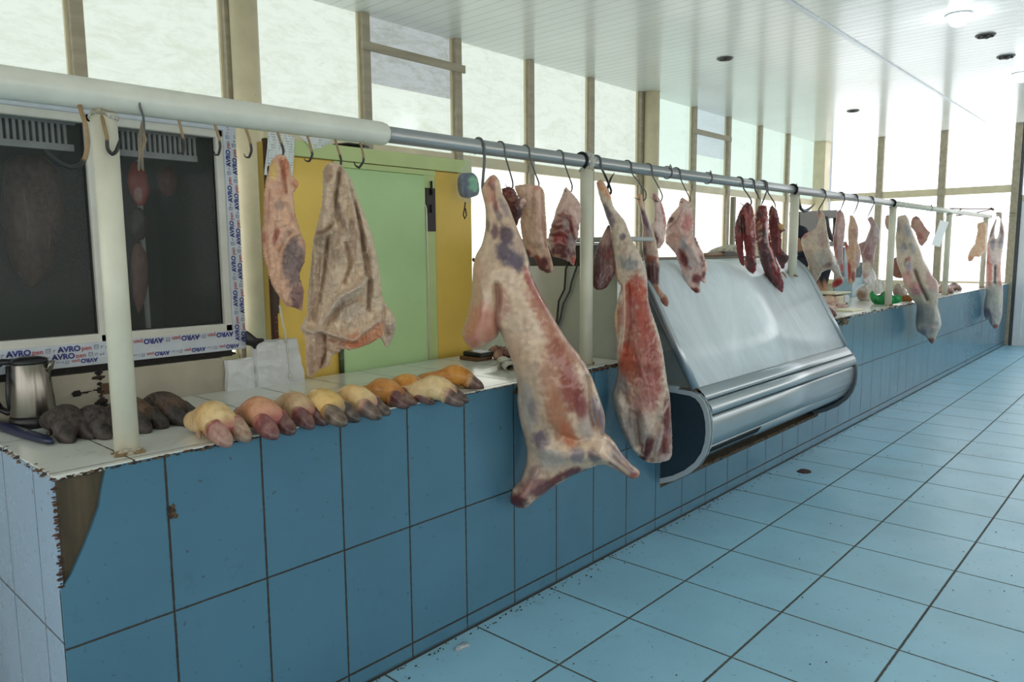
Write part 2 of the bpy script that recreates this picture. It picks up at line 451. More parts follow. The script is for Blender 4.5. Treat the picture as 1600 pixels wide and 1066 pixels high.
M_rail = mat_plain('white_pipe_paint', (218, 217, 204), 0.3, var=0.08, scale=8, bump=0.1)
M_pipe = mat_plain('bare_steel_pipe', (172, 174, 174), 0.3, 0.6, var=0.12, scale=10, stretch=(0.2, 6, 6))
M_wood = mat_plain('grey_painted_wood', (176, 166, 144), 0.6, var=0.15, scale=6, bump=0.3, stretch=(0.3, 3, 3))
M_dark = mat_plain('dark_steel', (34, 34, 34), 0.35, 0.7)
M_black = mat_plain('black_plastic', (20, 20, 22), 0.4)
M_rust = mat_plain('rusty_metal', (96, 62, 40), 0.7, 0.2, var=0.25, scale=30, bump=0.5)

# ceiling: glossy white plastic boards running across the hall
def ceiling_mat():
    t = NT('white_plastic_ceiling')
    X = t.xyz()[0]
    g = lines(t, X, 0.125, 0.0, 0.007)
    wv = t.m_('MULTIPLY', t.m_('SINE', t.m_('MULTIPLY', X, 2*PI/0.125)), 0.5)
    n = t.noise(1.5, 3)
    tilt = t.noise(1.0, 1, vec=None, stretch=(8.0, 0.15, 1))
    h = t.m_('ADD', t.m_('MULTIPLY', wv, 0.10), t.m_('ADD', t.m_('MULTIPLY', g, -0.7), t.m_('MULTIPLY', tilt, 0.9)))
    col = t.mix(t.ramp(n, 0.3, 0.7), rgba((226, 228, 222)), rgba((234, 236, 230)))
    col = t.mix(t.m_('MULTIPLY', g, 0.5), col, rgba((150, 150, 145)))
    sp = t.ramp(t.noise(30, 2), 0.73, 0.76)
    col = t.mix(t.m_('MULTIPLY', sp, 0.4), col, rgba((120, 115, 100)))
    return t.done(t.bsdf(col, 0.2, 0.0, t.bump(h, 0.006, 0.4), coat=0.12, spec=0.5))
M_ceil = ceiling_mat()

E_UP = mat_emit('whitewashed_glass', (228, 240, 228), 0.90, 0.10)
E_UPG = mat_emit('dusty_clear_glass', (205, 214, 214), 0.66, 0.2)
E_UPF = mat_emit('whitewashed_glass_pale', (220, 242, 230), 0.94, 0.035)
E_UPG2 = mat_emit('pale_clear_glass', (206, 224, 226), 0.82, 0.06)
E_LOW = mat_emit('lower_white_glass', (250, 250, 242), 1.5, 0.10)
E_FAR = mat_emit('bright_daylight_glass', (250, 253, 255), 2.2, 0.03)
E_SIDE = mat_emit('side_daylight_glass', (252, 252, 250), 2.3, 0.05)

# ------------------------------------------------------------------ room shell
def struct(name, mb, mat, label=None, parent=None):
    return mb.build(name, mat, parent, label, kind='structure' if parent is None else None)
RX, RY = -3.6, -5.2
struct('floor', MB().box(RX, FX+0.1, RY, WY+0.1, -0.1, 0), M_floor, 'blue square floor tiles with dark grubby joints')
struct('ceiling', MB().box(RX, FX+0.1, RY, WY+0.1, ZC, ZC+0.1), M_ceil, 'glossy white plastic board ceiling')
struct('wall_back', MB().box(RX, FX+0.1, WY, WY+0.1, 0, 0.78), M_cream, 'cream wall below the back windows')
struct('wall_far', MB().box(FX, FX+0.1, 0.02, WY, 0, 0.95), M_cream, 'cream wall below the far windows')
struct('wall_right', MB().box(RX, FX+0.1, RY-0.1, RY, 0, 1.0).box(RX, FX+0.1, RY-0.1, RY, 2.6, ZC), M_cream, 'cream wall across the aisle')
struct('wall_near', MB().box(RX-0.1, RX, RY, WY, 0, 0.9).box(RX-0.1, RX, RY, WY, 2.9, ZC), M_cream, 'cream wall behind the viewer')

wn = [0]
def window(panes, label, frame=None):
    wn[0] += 1
    o = bpy.data.objects.new('window_%d' % wn[0], None); COL.objects.link(o); o['kind'] = 'structure'; o['label'] = label
    c = np.array(panes[0][1][:1]+panes[0][1][2:3]+panes[0][1][4:5], float); o.location = Vector(c); LOC[o.name] = c
    for nm, b, m in panes: MB().box(*b).build(nm, m, o)
    if frame: frame.build('window_frame', M_cream, o)
    return o
mull = [-3.5, -2.45, -1.4, -0.33, 0.72, 1.75, 2.74, 3.93, 4.98, 6.02, 7.08, 8.13, 9.48, 10.52, 11.62, 12.74, 14.2]
tn = [0]
def trim(mb, mat, label):
    tn[0] += 1
    return mb.build('trim_%d' % tn[0], mat, None, label, kind='structure')
ZT = 2.43
for i in range(len(mull)-1):
    a, b = mull[i]+0.04, mull[i+1]-0.04
    if i == 5: pass
    up = E_UP if b < 9 else E_UPF
    panes = []
    if i in (7, 12):
        zc_ = 2.98 if i == 7 else 2.9
        panes.append(('pane', (a, b, WY+0.01, WY+0.02, zc_, ZC), E_UPG if i == 7 else E_UPG2)); panes.append(('pane', (a, b, WY+0.01, WY+0.02, ZT+0.05, zc_), up))
    else: panes.append(('pane', (a, b, WY+0.01, WY+0.02, ZT+0.05, ZC), up))
    panes.append(('pane', (a, b, WY+0.01, WY+0.02, 0.82, ZT-0.05), E_LOW))
    f = MB().box(a, b, WY-0.03, WY+0.05, ZT-0.05, ZT+0.05, 0.006).box(a, b, WY-0.03, WY+0.05, 0.78, 0.83)
    f.box(a-0.012, a+0.015, WY-0.015, WY+0.03, 0.83, ZC).box(b-0.015, b+0.012, WY-0.015, WY+0.03, 0.83, ZC)
    window(panes, 'whitewashed back window bay with a transom' if i not in (7, 12) else 'back window bay with a dusty clear top pane')
    wobj = bpy.data.objects['window_%d' % wn[0]]; f.build('window_frame', M_cream, wobj)
    trim(MB().box(mull[i]-0.038, mull[i]+0.038, WY-0.06, WY+0.06, 0.78, ZC, 0.006), M_wood, 'upright mullion of the back window wall')
# corner and round columns that stand against the back wall
for k, x in enumerate((2.81, 8.225)):
    trim(MB().tube([(x, WY-0.13, 0), (x, WY-0.13, ZC)], 0.095, 28), M_cream, 'round cream column against the back window wall')
trim(MB().box(14.02, FX, WY-0.2, WY+0.05, 0, ZC, 0.008), M_cream, 'cream corner post of the hall')
trim(MB().box(10.62, 10.68, WY-0.1, WY-0.04, 0.9, 2.36), mat_plain('grey_green_frame', (150, 145, 125), 0.6), 'grey upright of a lower back window')
# planks nailed across the clear panes
for a, b, zz, lb in ((3.87, 5.04, 3.25, 'plank nailed across the nearer clear pane'), (9.38, 10.52, 3.19, 'plank nailed across the farther clear pane')):
    trim(MB().box(a, b, WY-0.085, WY-0.062, zz-0.035, zz+0.035, 0.004), M_wood, lb)
# far wall windows
ym = [0.0, 1.05, 2.03, 2.92]
for i in range(3):
    a, b = ym[i]+0.05, ym[i+1]-0.05
    w = window([('pane', (FX+0.01, FX+0.02, a, b, 2.56, ZC), E_FAR), ('pane', (FX+0.01, FX+0.02, a, b, 1.0, 2.46), E_FAR)], 'glaring far window bay with a transom')
    MB().box(FX-0.04, FX+0.05, a, b, 2.45, 2.57, 0.006).box(FX-0.06, FX+0.05, a, b, 0.93, 1.02, 0.006).build('window_frame', M_cream, w)
    if i: trim(MB().box(FX-0.06, FX+0.06, ym[i]-0.055, ym[i]+0.055, 0.95, ZC, 0.006), M_wood, 'upright mullion of the far window wall')
trim(MB().box(FX-0.06, FX+0.06, -0.045, 0.06, 0, ZC, 0.006), M_wood, 'upright post between far windows and door')
trim(MB().box(FX-0.05, FX+0.05, -0.085, -0.05, 0, ZC), mat_plain('dark_gasket', (70, 76, 82), 0.5), 'dark strip beside the far door')
# far door with a light over it, then more glazing
M_pvc = mat_plain('white_pvc', (222, 226, 230), 0.25, var=0.03)
d = bpy.data.objects.new('door_1', None); COL.objects.link(d); d['kind'] = 'structure'; d['label'] = 'white plastic door in the far wall'; LOC['door_1'] = np.array([FX, -0.6, 0]); d.location = (FX, -0.6, 0)
MB().box(FX-0.03, FX+0.03, -0.2, -0.09, 0, 2.3, 0.005).box(FX-0.03, FX+0.03, -1.15, -1.04, 0, 2.3, 0.005).box(FX-0.03, FX+0.03, -1.04, -0.2, 0, 0.14).box(FX-0.03, FX+0.03, -1.04, -0.2, 2.2, 2.3).box(FX-0.03, FX+0.03, -1.04, -0.2, 0.95, 1.05).build('door_frame', M_pvc, d)
MB().box(FX-0.01, FX+0.015, -1.04, -0.2, 0.14, 0.95).build('door_panel', M_pvc, d)
MB().box(FX-0.005, FX+0.005, -1.04, -0.2, 1.05, 2.2).build('door_pane', E_FAR, d)
w = window([('pane', (FX+0.01, FX+0.02, -1.15, -0.09, 2.4, ZC), E_FAR), ], 'fanlight over the far door')
MB().box(FX-0.03, FX+0.04, -1.15, -0.09, 2.3, 2.4).build('window_frame', M_cream, w)
for i, (a, b) in enumerate(((-3.1, -1.25), (-5.1, -3.2))):
    w = window([('pane', (FX+0.01, FX+0.02, a, b, 1.0, 3.3), E_FAR)], 'far window beyond the door')
    MB().box(FX-0.03, FX+0.04, a-0.05, b+0.05, 3.3, ZC).box(FX-0.03, FX+0.04, a-0.05, b+0.05, 0, 1.0).box(FX-0.03, FX+0.04, b, b+0.1, 1.0, 3.3).build('window_frame', M_cream, w)
# glazing across the aisle and behind the viewer
for i in range(7):
    a = RX+0.2+i*2.5; b = a+2.3
    w = window([('pane', (a, b, RY-0.03, RY-0.02, 1.05, 2.55), E_SIDE)], 'window across the aisle')
    MB().box(b, b+0.2, RY-0.08, RY+0.02, 1.0, 2.6).box(a, b, RY-0.06, RY+0.02, 1.0, 1.05).box(a, b, RY-0.06, RY+0.02, 2.55, 2.6).build('window_frame', M_cream, w)
for i in range(4):
    a = RY+0.1+i*2.05; b = a+1.9
    w = window([('pane', (RX-0.03, RX-0.02, a, b, 0.95, 2.85), E_SIDE)], 'window behind the viewer')
    MB().box(RX-0.08, RX+0.02, b, b+0.15, 0.9, 2.9).build('window_frame', M_cream, w)

# ceiling strip, holes and lamps
trim(MB().box(-2, FX-0.4, 0.385, 0.42, ZC-0.012, ZC+0.01, 0.003), M_pvc, 'white joint strip along the ceiling')
M_hole = mat_plain('dark_fitting', (40, 36, 32), 0.6)
M_bulb = NT('lamp_glow'); e = M_bulb.n('ShaderNodeEmission'); e.inputs[0].default_value = (0.85, 0.94, 1, 1); e.inputs[1].default_value = 45; M_bulb = M_bulb.done(e.outputs[0])
def fitting(px, py, label, lit):
    p = at(px, py, 'z', ZC)
    o = thing('ceiling_lamp' if lit else 'downlight_socket', (p[0], p[1], ZC), label, 'lamp' if lit else 'light fitting', None if lit else 'empty sockets in the ceiling')
    mb = MB(); n = 28
    R0, R1 = (0.105, 0.075) if lit else (0.085, 0.06)
    prof = [(R1, -0.002), (R1+0.005, -0.012), (R0-0.01, -0.014), (R0, -0.004), (R0, 0.004)]
    vs = []; fs = []
    for r, z in prof:
        for k in range(n): vs.append((p[0]+r*math.cos(2*PI*k/n), p[1]+r*math.sin(2*PI*k/n), ZC+z))
    for i in range(len(prof)-1):
        for k in range(n): fs.append((i*n+k, i*n+(k+1) % n, (i+1)*n+(k+1) % n, (i+1)*n+k))
    mb.add(vs, fs, None, True); mb.build('lamp_ring', M_pvc if lit else mat_hole_ring, o)
    if lit:
        MB().lathe([(0.05, -0.002), (0.07, -0.02), (0.072, -0.05), (0.055, -0.085), (0.02, -0.1)], (p[0], p[1], ZC), 20).build('bulb', M_bulb, o)
    else:
        MB().lathe([(R1, -0.001), (R1*0.5, -0.004), (0.012, -0.02)], (p[0], p[1], ZC-0.001), 20).build('socket', M_hole, o)
        if px > 1400:
            for q in range(5):
                a = q*1.3; MB().box(p[0]+0.05*math.cos(a)-0.02, p[0]+0.05*math.cos(a)+0.02, p[1]+0.05*math.sin(a)-0.012, p[1]+0.05*math.sin(a)+0.012, ZC-0.02, ZC-0.006).build('clip', M_hole, o)
mat_hole_ring = mat_plain('brown_ring', (88, 82, 76), 0.4)
fitting(1498, 22, 'lit lamp in the ceiling, the one nearer the viewer', True)
fitting(1597, 114, 'lit lamp in the ceiling at the right edge, beyond the sockets', True)
fitting(1133, 91, 'small empty ceiling socket alone above the middle of the counter', False)
fitting(1333, 173, 'small empty ceiling socket near the far windows', False)
fitting(1540, 55, 'broken open ceiling socket just beyond the nearer lit lamp', False)
fitting(1572, 88, 'broken open ceiling socket just before the farther lit lamp', False)

# ------------------------------------------------------------------ counters
def crumbs(mb, p0, p1, step, r, cols, seed, jit=0.012):
    p0, p1 = np.array(p0), np.array(p1); n = int(np.linalg.norm(p1-p0)/step); rr = random.Random(seed)
    for i in range(n):
        p = p0+(p1-p0)*(i+rr.random())/n
        s = r*rr.uniform(0.4, 1.2)
        mb.lump((p[0]+rr.uniform(-jit, jit)*0.4, p[1]+rr.uniform(-jit, jit)*0.4, p[2]+rr.uniform(-jit, jit)*0.35), (s*rr.uniform(0.8, 2.0), s*rr.uniform(0.6, 1.0), s*0.6), rr.random()*50, lin(rr.choice(cols)), 1)
    return mb
BROWN = [(70, 52, 36), (95, 72, 50), (48, 38, 30), (120, 96, 72)]
PALE = [(150, 140, 128), (110, 90, 74), (205, 205, 205), (84, 66, 52), (190, 185, 180)]
c1 = thing('counter', (XA, 0, 0), 'blue tiled counter with a broken front corner, nearest the viewer', 'counter')
MB().box(XA+0.008, XB, 0.012, DEEP, 0, H-0.012).build('masonry_core', M_core, c1)
bp = [at(165, 726, 'y', 0), at(158, 770, 'y', 0), at(155, 792, 'y', 0), at(143, 825, 'y', 0), at(128, 862, 'y', 0), at(112, 897, 'y', 0), at(93, 925, 'y', 0)]
poly = [(XB, 0.0), (XB, H-0.004), (bp[0][0], H-0.004)]+[(b[0], b[2]) for b in bp[1:-1]]+[(XA, bp[-1][2]), (XA, 0.0)]
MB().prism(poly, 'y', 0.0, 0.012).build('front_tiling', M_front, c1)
MB().box(XA, XA+0.008, 0.006, DEEP, 0, H-0.006).build('end_tiling', M_end, c1)
MB().box(XA+0.004, XB, 0.002, DEEP, H-0.012, H).build('tiled_top', M_top, c1)
ch = MB()
crumbs(ch, (XA+0.006, 0.02, H-0.008), (XA+0.006, 0.8, H-0.008), 0.006, 0.0075, PALE+BROWN, 3, 0.016)
crumbs(ch, (XA+0.02, 0.0, H-0.008), (1.15, 0.0, H-0.006), 0.007, 0.006, BROWN, 4, 0.008)
crumbs(ch, (1.9, 0.0, H-0.006), (2.4, 0.0, H-0.006), 0.009, 0.005, BROWN, 5, 0.008)
crumbs(ch, (XA+0.003, 0.004, 0.70), (XA+0.006, 0.004, H), 0.007, 0.006, [(96, 62, 44), (70, 45, 32)], 6, 0.006)
crumbs(ch, (2.36, -0.002, H-0.03), (2.62, -0.002, H-0.03), 0.003, 0.016, [(62, 52, 36), (48, 40, 28), (75, 62, 44)], 8, 0.03)
crumbs(ch, (2.85, 0.0, H-0.014), (3.3, 0.0, H-0.008), 0.004, 0.010, [(62, 46, 34), (90, 66, 46), (120, 96, 72)], 9, 0.02)
ch.build('chipped_edge', M_chip, c1, kind='stuff')
ch = MB(); q = at(270, 800, 'y', 0)
for k in range(9): ch.lump((q[0]+rnd.uniform(-.012, .012), -0.001, q[2]+rnd.uniform(-.018, .018)), (0.007, 0.003, 0.008), k, lin(rnd.choice(BROWN)), 1)
ch.build('tile_damage', M_chip, c1)
c2 = thing('counter', (XC, 0, 0), 'long blue tiled counter beyond the display case, running to the far windows', 'counter')
MB().box(XC, XD, 0.012, DEEP, 0, H-0.012).build('masonry_core', M_core, c2)
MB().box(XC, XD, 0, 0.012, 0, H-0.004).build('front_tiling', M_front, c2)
MB().box(XC, XD, 0.002, DEEP, H-0.012, H).build('tiled_top', M_top, c2)
ch = MB()
crumbs(ch, (6.0, 0.0, H-0.012), (6.6, 0.0, H-0.012), 0.008, 0.014, BROWN, 10, 0.02)
crumbs(ch, (6.38, -0.004, H-0.04), (6.52, -0.004, H-0.05), 0.004, 0.02, [(120, 105, 84), (95, 80, 62)], 12, 0.04)
crumbs(ch, (6.6, 0.0, H-0.006), (9.2, 0.0, H-0.006), 0.011, 0.012, PALE, 11, 0.02)
crumbs(ch, (9.2, 0.0, H-0.006), (12.2, 0.0, H-0.006), 0.05, 0.008, PALE, 13, 0.01)
ch.build('chipped_edge', M_chip, c2, kind='stuff')
c3 = thing('low_plinth', (XB, 0, 0), 'low blue tiled plinth carrying the glass display case', 'plinth')
MB().box(XB, XC, 0.012, DEEP, 0, 0.243).build('masonry_core', M_core, c3)
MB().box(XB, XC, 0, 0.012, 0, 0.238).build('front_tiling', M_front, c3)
MB().box(XB, XC, 0.003, 0.14, 0.236, 0.258, 0.003).build('mortar_lip', M_core, c3)
ch = MB(); crumbs(ch, (XB, 0.01, 0.25), (XC, 0.01, 0.25), 0.006, 0.013, [(70, 54, 40), (92, 74, 56), (56, 44, 34)], 14, 0.012)
ch.build('chipped_edge', M_chip, c3, kind='stuff')
# ------------------------------------------------------------------ crumbs of dirt along the counter foot
db = MB(); rr = random.Random(5)
for i in range(320):
    x = rr.uniform(0.7, 12) ** 1.0; x = 0.7+(x-0.7)*rr.random()
    y = -abs(rr.gauss(0, 0.035))-0.004
    s = rr.uniform(0.0012, 0.0045)
    db.lump((x, y, 0.002), (s*1.6, s, 0.003), i, lin(rr.choice([(40, 36, 30), (70, 58, 44), (120, 105, 85), (30, 28, 26)])), 1)
for i in range(110):
    x = rr.uniform(1.5, 9); y = rr.uniform(-1.8, -0.1); s = rr.uniform(0.002, 0.005)
    db.lump((x, y, 0.0015), (s*1.4, s*0.8, 0.002), i+900, lin(rr.choice([(40, 36, 30), (74, 60, 44), (96, 84, 70)])), 1)
db.build('dirt_crumbs', M_chip, None, 'dark crumbs of dirt scattered along the foot of the counter', 'dirt', kind='stuff')
p = at(1257, 737, 'z', 0); MB().lump((p[0], p[1], 0.001), (0.06, 0.045, 0.004), 3, lin((82, 52, 52)), 3, 0.2).build('dried_stain', M_chip, None, 'dried dark red stain on the floor tiles beside the display case', 'stain', origin=(p[0], p[1], 0))
p = at(722, 1012, 'z', 0); MB().lump((p[0], p[1], 0.004), (0.035, 0.02, 0.008), 5, lin((190, 200, 205)), 2, 0.5).build('plastic_scrap', M_chip, None, 'crumpled clear scrap on the floor at the counter foot', 'litter', origin=(p[0], p[1], 0))

# ------------------------------------------------------------------ hanging rail
RYL = 0.09
ZR = 1.975
zr = lambda x: ZR+0.004*(x-0.5)
def post(x, y, ztop, label, H=H):
    o = thing('rail_post', (x, y, H), label, 'post')
    r = 0.0325
    MB().tube([(x, y, H), (x, y, ztop)], r, 24).build('tube', M_post, o)
    w = MB(); rr = random.Random(int(x*10))
    crumbs(w, (x-0.03, y-0.03, H+0.008), (x+0.03, y-0.03, H+0.008), 0.004, 0.010, [(150, 128, 92), (110, 84, 56), (190, 180, 160)], int(x*7), 0.016)
    crumbs(w, (x-0.035, y+0.01, H+0.006), (x+0.035, y+0.01, H+0.006), 0.008, 0.010, [(150, 128, 92), (110, 84, 56)], int(x*9), 0.016)
    w.build('mortar_foot', M_chip, o, kind='stuff')
    wl = MB()
    for k in range(26):
        a = 2*PI*k/26; wl.lump((x+0.030*math.cos(a), y+0.030*math.sin(a), ztop-0.006+0.006*math.sin(2*a)), 0.0085, k*1.3, lin(rr.choice([(206, 204, 190), (180, 172, 150), (200, 198, 188)])), 1, 0.4)
    wl.build('weld', M_chip, o)
    return o
post(0.808, RYL+0.005, ZR-0.045, 'white rail post nearest the viewer, rising from the near counter')
post(2.975, RYL, zr(3)-0.03, 'white rail post just left of the display case')
post(5.55, RYL, zr(5.5)-0.03, 'white rail post above the right end of the display case', 1.355)
post(8.03, RYL, zr(8)-0.03, 'white rail post beside the green bag')
post(10.37, RYL, zr(10.3)-0.03, 'white rail post beyond the hanging white card')
post(12.6, RYL, zr(12.6)-0.03, 'white rail post nearest the far windows')
r1 = MB().tube([(-1.6, RYL, zr(-1.6)), (1.735, RYL, zr(1.735)), (1.752, RYL, zr(1.75)), (1.756, RYL, zr(1.75))], [0.041, 0.041, 0.037, 0.028], 28).build('hanging_rail', M_rail, None, 'thick white painted pipe rail over the near counter', 'rail', origin=(0, RYL, ZR))
r2 = thing('hanging_rail', (1.75, RYL, ZR), 'long bare steel pipe rail carrying most of the meat', 'rail')
MB().tube([(1.745, RYL, zr(1.745)), (7.98, RYL, zr(7.98))], 0.0295, 24).build('steel_pipe', M_pipe, r2)
MB().tube([(7.98, RYL, zr(7.98)), (12.9, RYL, zr(12.9))], 0.028, 20).build('white_pipe', M_rail, r2, label='white painted far length of the rail')
for x in (2.93, 5.5, 7.98):
    q = MB()
    ring = [(x, RYL+0.036*math.cos(a), zr(x)+0.036*math.sin(a)) for a in np.linspace(-0.5, 1.35*PI, 18)]
    q.tube(ring, 0.008, 8); q.build('band', M_dark, r2)
pk = MB()
pk.lump((2.985, RYL, zr(3)+0.004), (0.03, 0.04, 0.042), 4, lin((205, 203, 192)), 3, 0.25); pk.build('weld_lump', M_chip, r2)
# wire frame at the far end of the rail
wr = thing('wire_rack', at(1485, 326, 'y', 0.09), 'thin wire frame at the far end of the rail', 'rack')
wp = lambda px, py, y=0.09: at(px, py, 'y', y)
MB().tube([wp(1484, 326), wp(1549, 326.5)], 0.008, 6).tube([wp(1494, 337), wp(1519, 334), wp(1550, 327)], 0.008, 6).tube([wp(1485, 336), wp(1502, 327)], 0.007, 6).tube([wp(1548, 326), wp(1552, 327.5)], 0.018, 6).build('frame', M_rust, wr)
MB().tube([wp(1545, 333, 0.0), wp(1597, 333, 0.0)], 0.006, 6).tube([wp(1555, 341, 0.02), wp(1595, 336, 0.02)], 0.004, 6).build('wire', M_dark, wr)
# ------------------------------------------------------------------ glazed cold cabinet behind the near counter
FY = 0.80
M_film = mat_plain('printed_film', (192, 198, 206), 0.35, var=0.06, scale=20)
M_sash = mat_plain('grubby_white_pvc', (206, 204, 194), 0.35, var=0.06, spots=((150, 140, 120), 30, 0.72))
M_navy = mat_plain('navy_print', (38, 42, 120), 0.4, var=0.03)
M_redp = mat_plain('red_print', (160, 48, 60), 0.4, var=0.03)
M_greyp = mat_plain('grey_print', (120, 130, 155), 0.4, var=0.03)
def glass_mat(name, c, alpha, rough=0.05, smear=0.0, spec=0.5):
    t = NT(name)
    n = t.noise(2.2, 5, 0.7, stretch=(3, 1, 1), dist=1.2)
    a = t.m_('ADD', alpha, t.m_('MULTIPLY', t.ramp(n, 0.4, 0.75), smear), clamp=True)
    return t.done(t.bsdf(rgba(c), rough, alpha=a, spec=spec))
M_pane = glass_mat('dim_dusty_glass', (84, 88, 86), 0.26, 0.08, 0.0, 0.12)
M_inside = mat_plain('dark_interior', (70, 74, 74), 0.6)
M_vent = mat_plain('dull_white_plastic', (232, 236, 236), 0.5)
fr = thing('cold_cabinet', (0.15, FY, 1.165), 'white framed cold cabinet with dark glass and printed film on its frame', 'cabinet')
x0, x1, z0, z1 = 0.15, 1.556, 1.168, 2.12
mb = MB()
mb.box(x0, x1, FY, FY+0.06, z0, z0+0.075, 0.004).box(x0, x1, FY, FY+0.06, z1-0.075, z1, 0.004)
mb.box(x1-0.052, x1, FY-0.001, FY+0.06, z0, z1, 0.004).box(1.03, 1.06, FY, FY+0.06, z0, z1, 0.003)
mb.build('film_wrapped_frame', M_film, fr)
mb = MB()
mb.box(x0, x1, FY-0.004, FY+0.05, z0-0.006, z0+0.024, 0.004)
mb.build('sill_profile', M_film, fr)
for (a, b) in ((x0+0.05, 1.032), (1.058, x1-0.05)):
    mb = MB()
    mb.box(a, b, FY+0.006, FY+0.05, z0+0.07, z0+0.104, 0.006).box(a, b, FY+0.006, FY+0.05, z1-0.105, z1-0.07, 0.006)
    mb.box(a, a+0.034, FY+0.006, FY+0.05, z0+0.07, z1-0.07, 0.006).box(b-0.034, b, FY+0.006, FY+0.05, z0+0.07, z1-0.07, 0.006)
    sh = mb.build('sash', M_sash, fr)
    MB().box(a+0.03, b-0.03, FY+0.03, FY+0.034, z0+0.1, z1-0.1).build('pane', M_pane, sh)
    g = MB()
    g.box(a+0.034, a+0.039, FY+0.024, FY+0.032, z0+0.104, z1-0.104).box(b-0.039, b-0.034, FY+0.024, FY+0.032, z0+0.104, z1-0.104).box(a+0.034, b-0.034, FY+0.024, FY+0.032, z0+0.104, z0+0.108)
    g.build('gasket', M_black, sh)
mb = MB()
mb.box(x0, x1, FY+0.75, FY+0.78, z0, z1).box(x0, x0+0.02, FY+0.06, FY+0.76, z0, z1).box(x1-0.02, x1, FY+0.06, FY+0.76, z0, z1).box(x0, x1, FY+0.06, FY+0.78, z1-0.02, z1).box(x0, x1, FY+0.06, FY+0.78, z0, z0+0.02)
mb.build('carcass_box', M_inside, fr)
mb = MB()
for i in range(62):
    x = 0.24+i*0.0195
    if 0.97 < x < 1.1: continue
    mb.box(x, x+0.009, 0.905, 0.915, 1.945, 2.02)
mb.box(0.22, 1.0, 0.9, 0.92, 2.018, 2.05).box(0.22, 0.99, 0.9, 0.92, 1.925, 1.948).box(1.09, 1.44, 0.9, 0.92, 2.018, 2.05).box(1.09, 1.44, 0.9, 0.92, 1.925, 1.948)
mb.build('vent_grille', M_vent, fr)
MB().box(1.32, 1.335, 1.2, 1.22, 1.2, 1.95).build('inner_upright', M_vent, fr)

def text_mesh(mb, s, size, o, xd, yd, bold=0.0):
    """letters laid on a plane: o origin, xd reading direction, yd up direction of the letters"""
    cu = bpy.data.curves.new('t', 'FONT'); cu.body = s; cu.size = size; cu.offset = bold; cu.resolution_u = 3
    ob = bpy.data.objects.new('t', cu); COL.objects.link(ob)
    me = bpy.data.meshes.new_from_object(ob.evaluated_get(bpy.context.evaluated_depsgraph_get()))
    o, xd, yd = np.array(o), np.array(xd), np.array(yd)
    w = max([v.co.x for v in me.vertices]+[0])
    mb.add([o+xd*v.co.x+yd*v.co.y for v in me.vertices], [tuple(p.vertices) for p in me.polygons])
    bpy.data.objects.remove(ob); bpy.data.curves.remove(cu); bpy.data.meshes.remove(me)
    return w
bpy.context.view_layer.update()
tb, tr, tg = MB(), MB(), MB()
def film_row(o, xd, yd, n, period, size, start=0.0, clip=None):
    o, xd, yd = np.array(o, float), np.array(xd, float), np.array(yd, float)
    for i in range(n):
        p = o+xd*(start+i*period)
        w = text_mesh(tb, 'AVRO', size, p, xd, yd, size*0.045)
        w2 = text_mesh(tr, 'pen', size*0.86, p+xd*(w+0.003), xd, yd, size*0.012)
        q = p+xd*(w+w2+0.012)
        k = size*0.55
        for (a0, b0, a1, b1) in ((0, 0, 0.2, 1.1), (0, 0.9, 1.0, 1.1), (0.8, 0.3, 1.0, 1.1), (0.3, 0, 1.0, 0.15), (0.4, 0.4, 0.65, 0.6), (1.5, 0, 1.65, 0.7), (1.5, 0.5, 2.1, 0.7), (2.6, 0, 2.9, 0.5), (3.2, 0.1, 3.5, 0.6)):
            tg.add([q+xd*a0*k+yd*b0*k, q+xd*a1*k+yd*b0*k, q+xd*a1*k+yd*b1*k, q+xd*a0*k+yd*b1*k], [(0, 1, 2, 3)])
X_, Z_ = np.array([1.0, 0, 0]), np.array([0, 0, 1.0])
fy = FY-0.0018
film_row((0.245, fy, z0+0.050), X_, Z_, 5, 0.153, 0.0265)
film_row((0.225, fy, z0+0.0255), X_, Z_, 5, 0.153, 0.0265)
film_row((0.98, fy-0.004, z0+0.020), -X_, -Z_, 4, 0.153, 0.0205)
film_row((1.50, fy, z0+0.070), -X_, -Z_, 3, 0.142, 0.0265)
film_row((1.52, fy-0.004, z0+0.018), -X_, -Z_, 3, 0.142, 0.0205)
film_row((1.526, fy-0.001, 1.20), Z_, -X_, 6, 0.141, 0.0245)
film_row((1.5525, fy-0.001, 1.17), Z_, -X_, 6, 0.141, 0.0245)
film_row((1.066+0.012, fy+0.006, 1.25), Z_, -X_, 5, 0.15, 0.010)
tb.build('navy_lettering', M_navy, fr); tr.build('red_lettering', M_redp, fr); tg.build('film_symbols', M_greyp, fr)

# plaster below it
M_plaster = mat_plain('dirty_plaster', (176, 168, 150), 0.7, var=0.12, scale=6, bump=0.3, spots=((60, 48, 36), 10, 0.73))
M_block = mat_plain('gloss_whitewash', (214, 216, 216), 0.35, var=0.06, scale=8, bump=0.6, spots=((120, 110, 95), 40, 0.72))
MB().box(0.15, 1.452, 0.802, 0.95, 0, 1.135).box(1.452, 1.69, 0.803, 0.95, 0, 1.10).build('wall_counter', M_plaster, None, 'low dirty plaster wall under the cold cabinet', kind='structure')
mb = MB(); crumbs(mb, (0.2, 0.83, 1.148), (1.5, 0.83, 1.148), 0.008, 0.014, [(26, 22, 18), (40, 32, 26), (60, 48, 38)], 31, 0.02)
crumbs(mb, (0.985, 0.80, 1.0), (0.985, 0.80, 1.14), 0.008, 0.011, [(20, 16, 14), (48, 34, 24)], 32, 0.01)
crumbs(mb, (0.90, 0.80, 1.065), (0.98, 0.80, 1.07), 0.01, 0.006, [(30, 24, 20)], 33, 0.006)
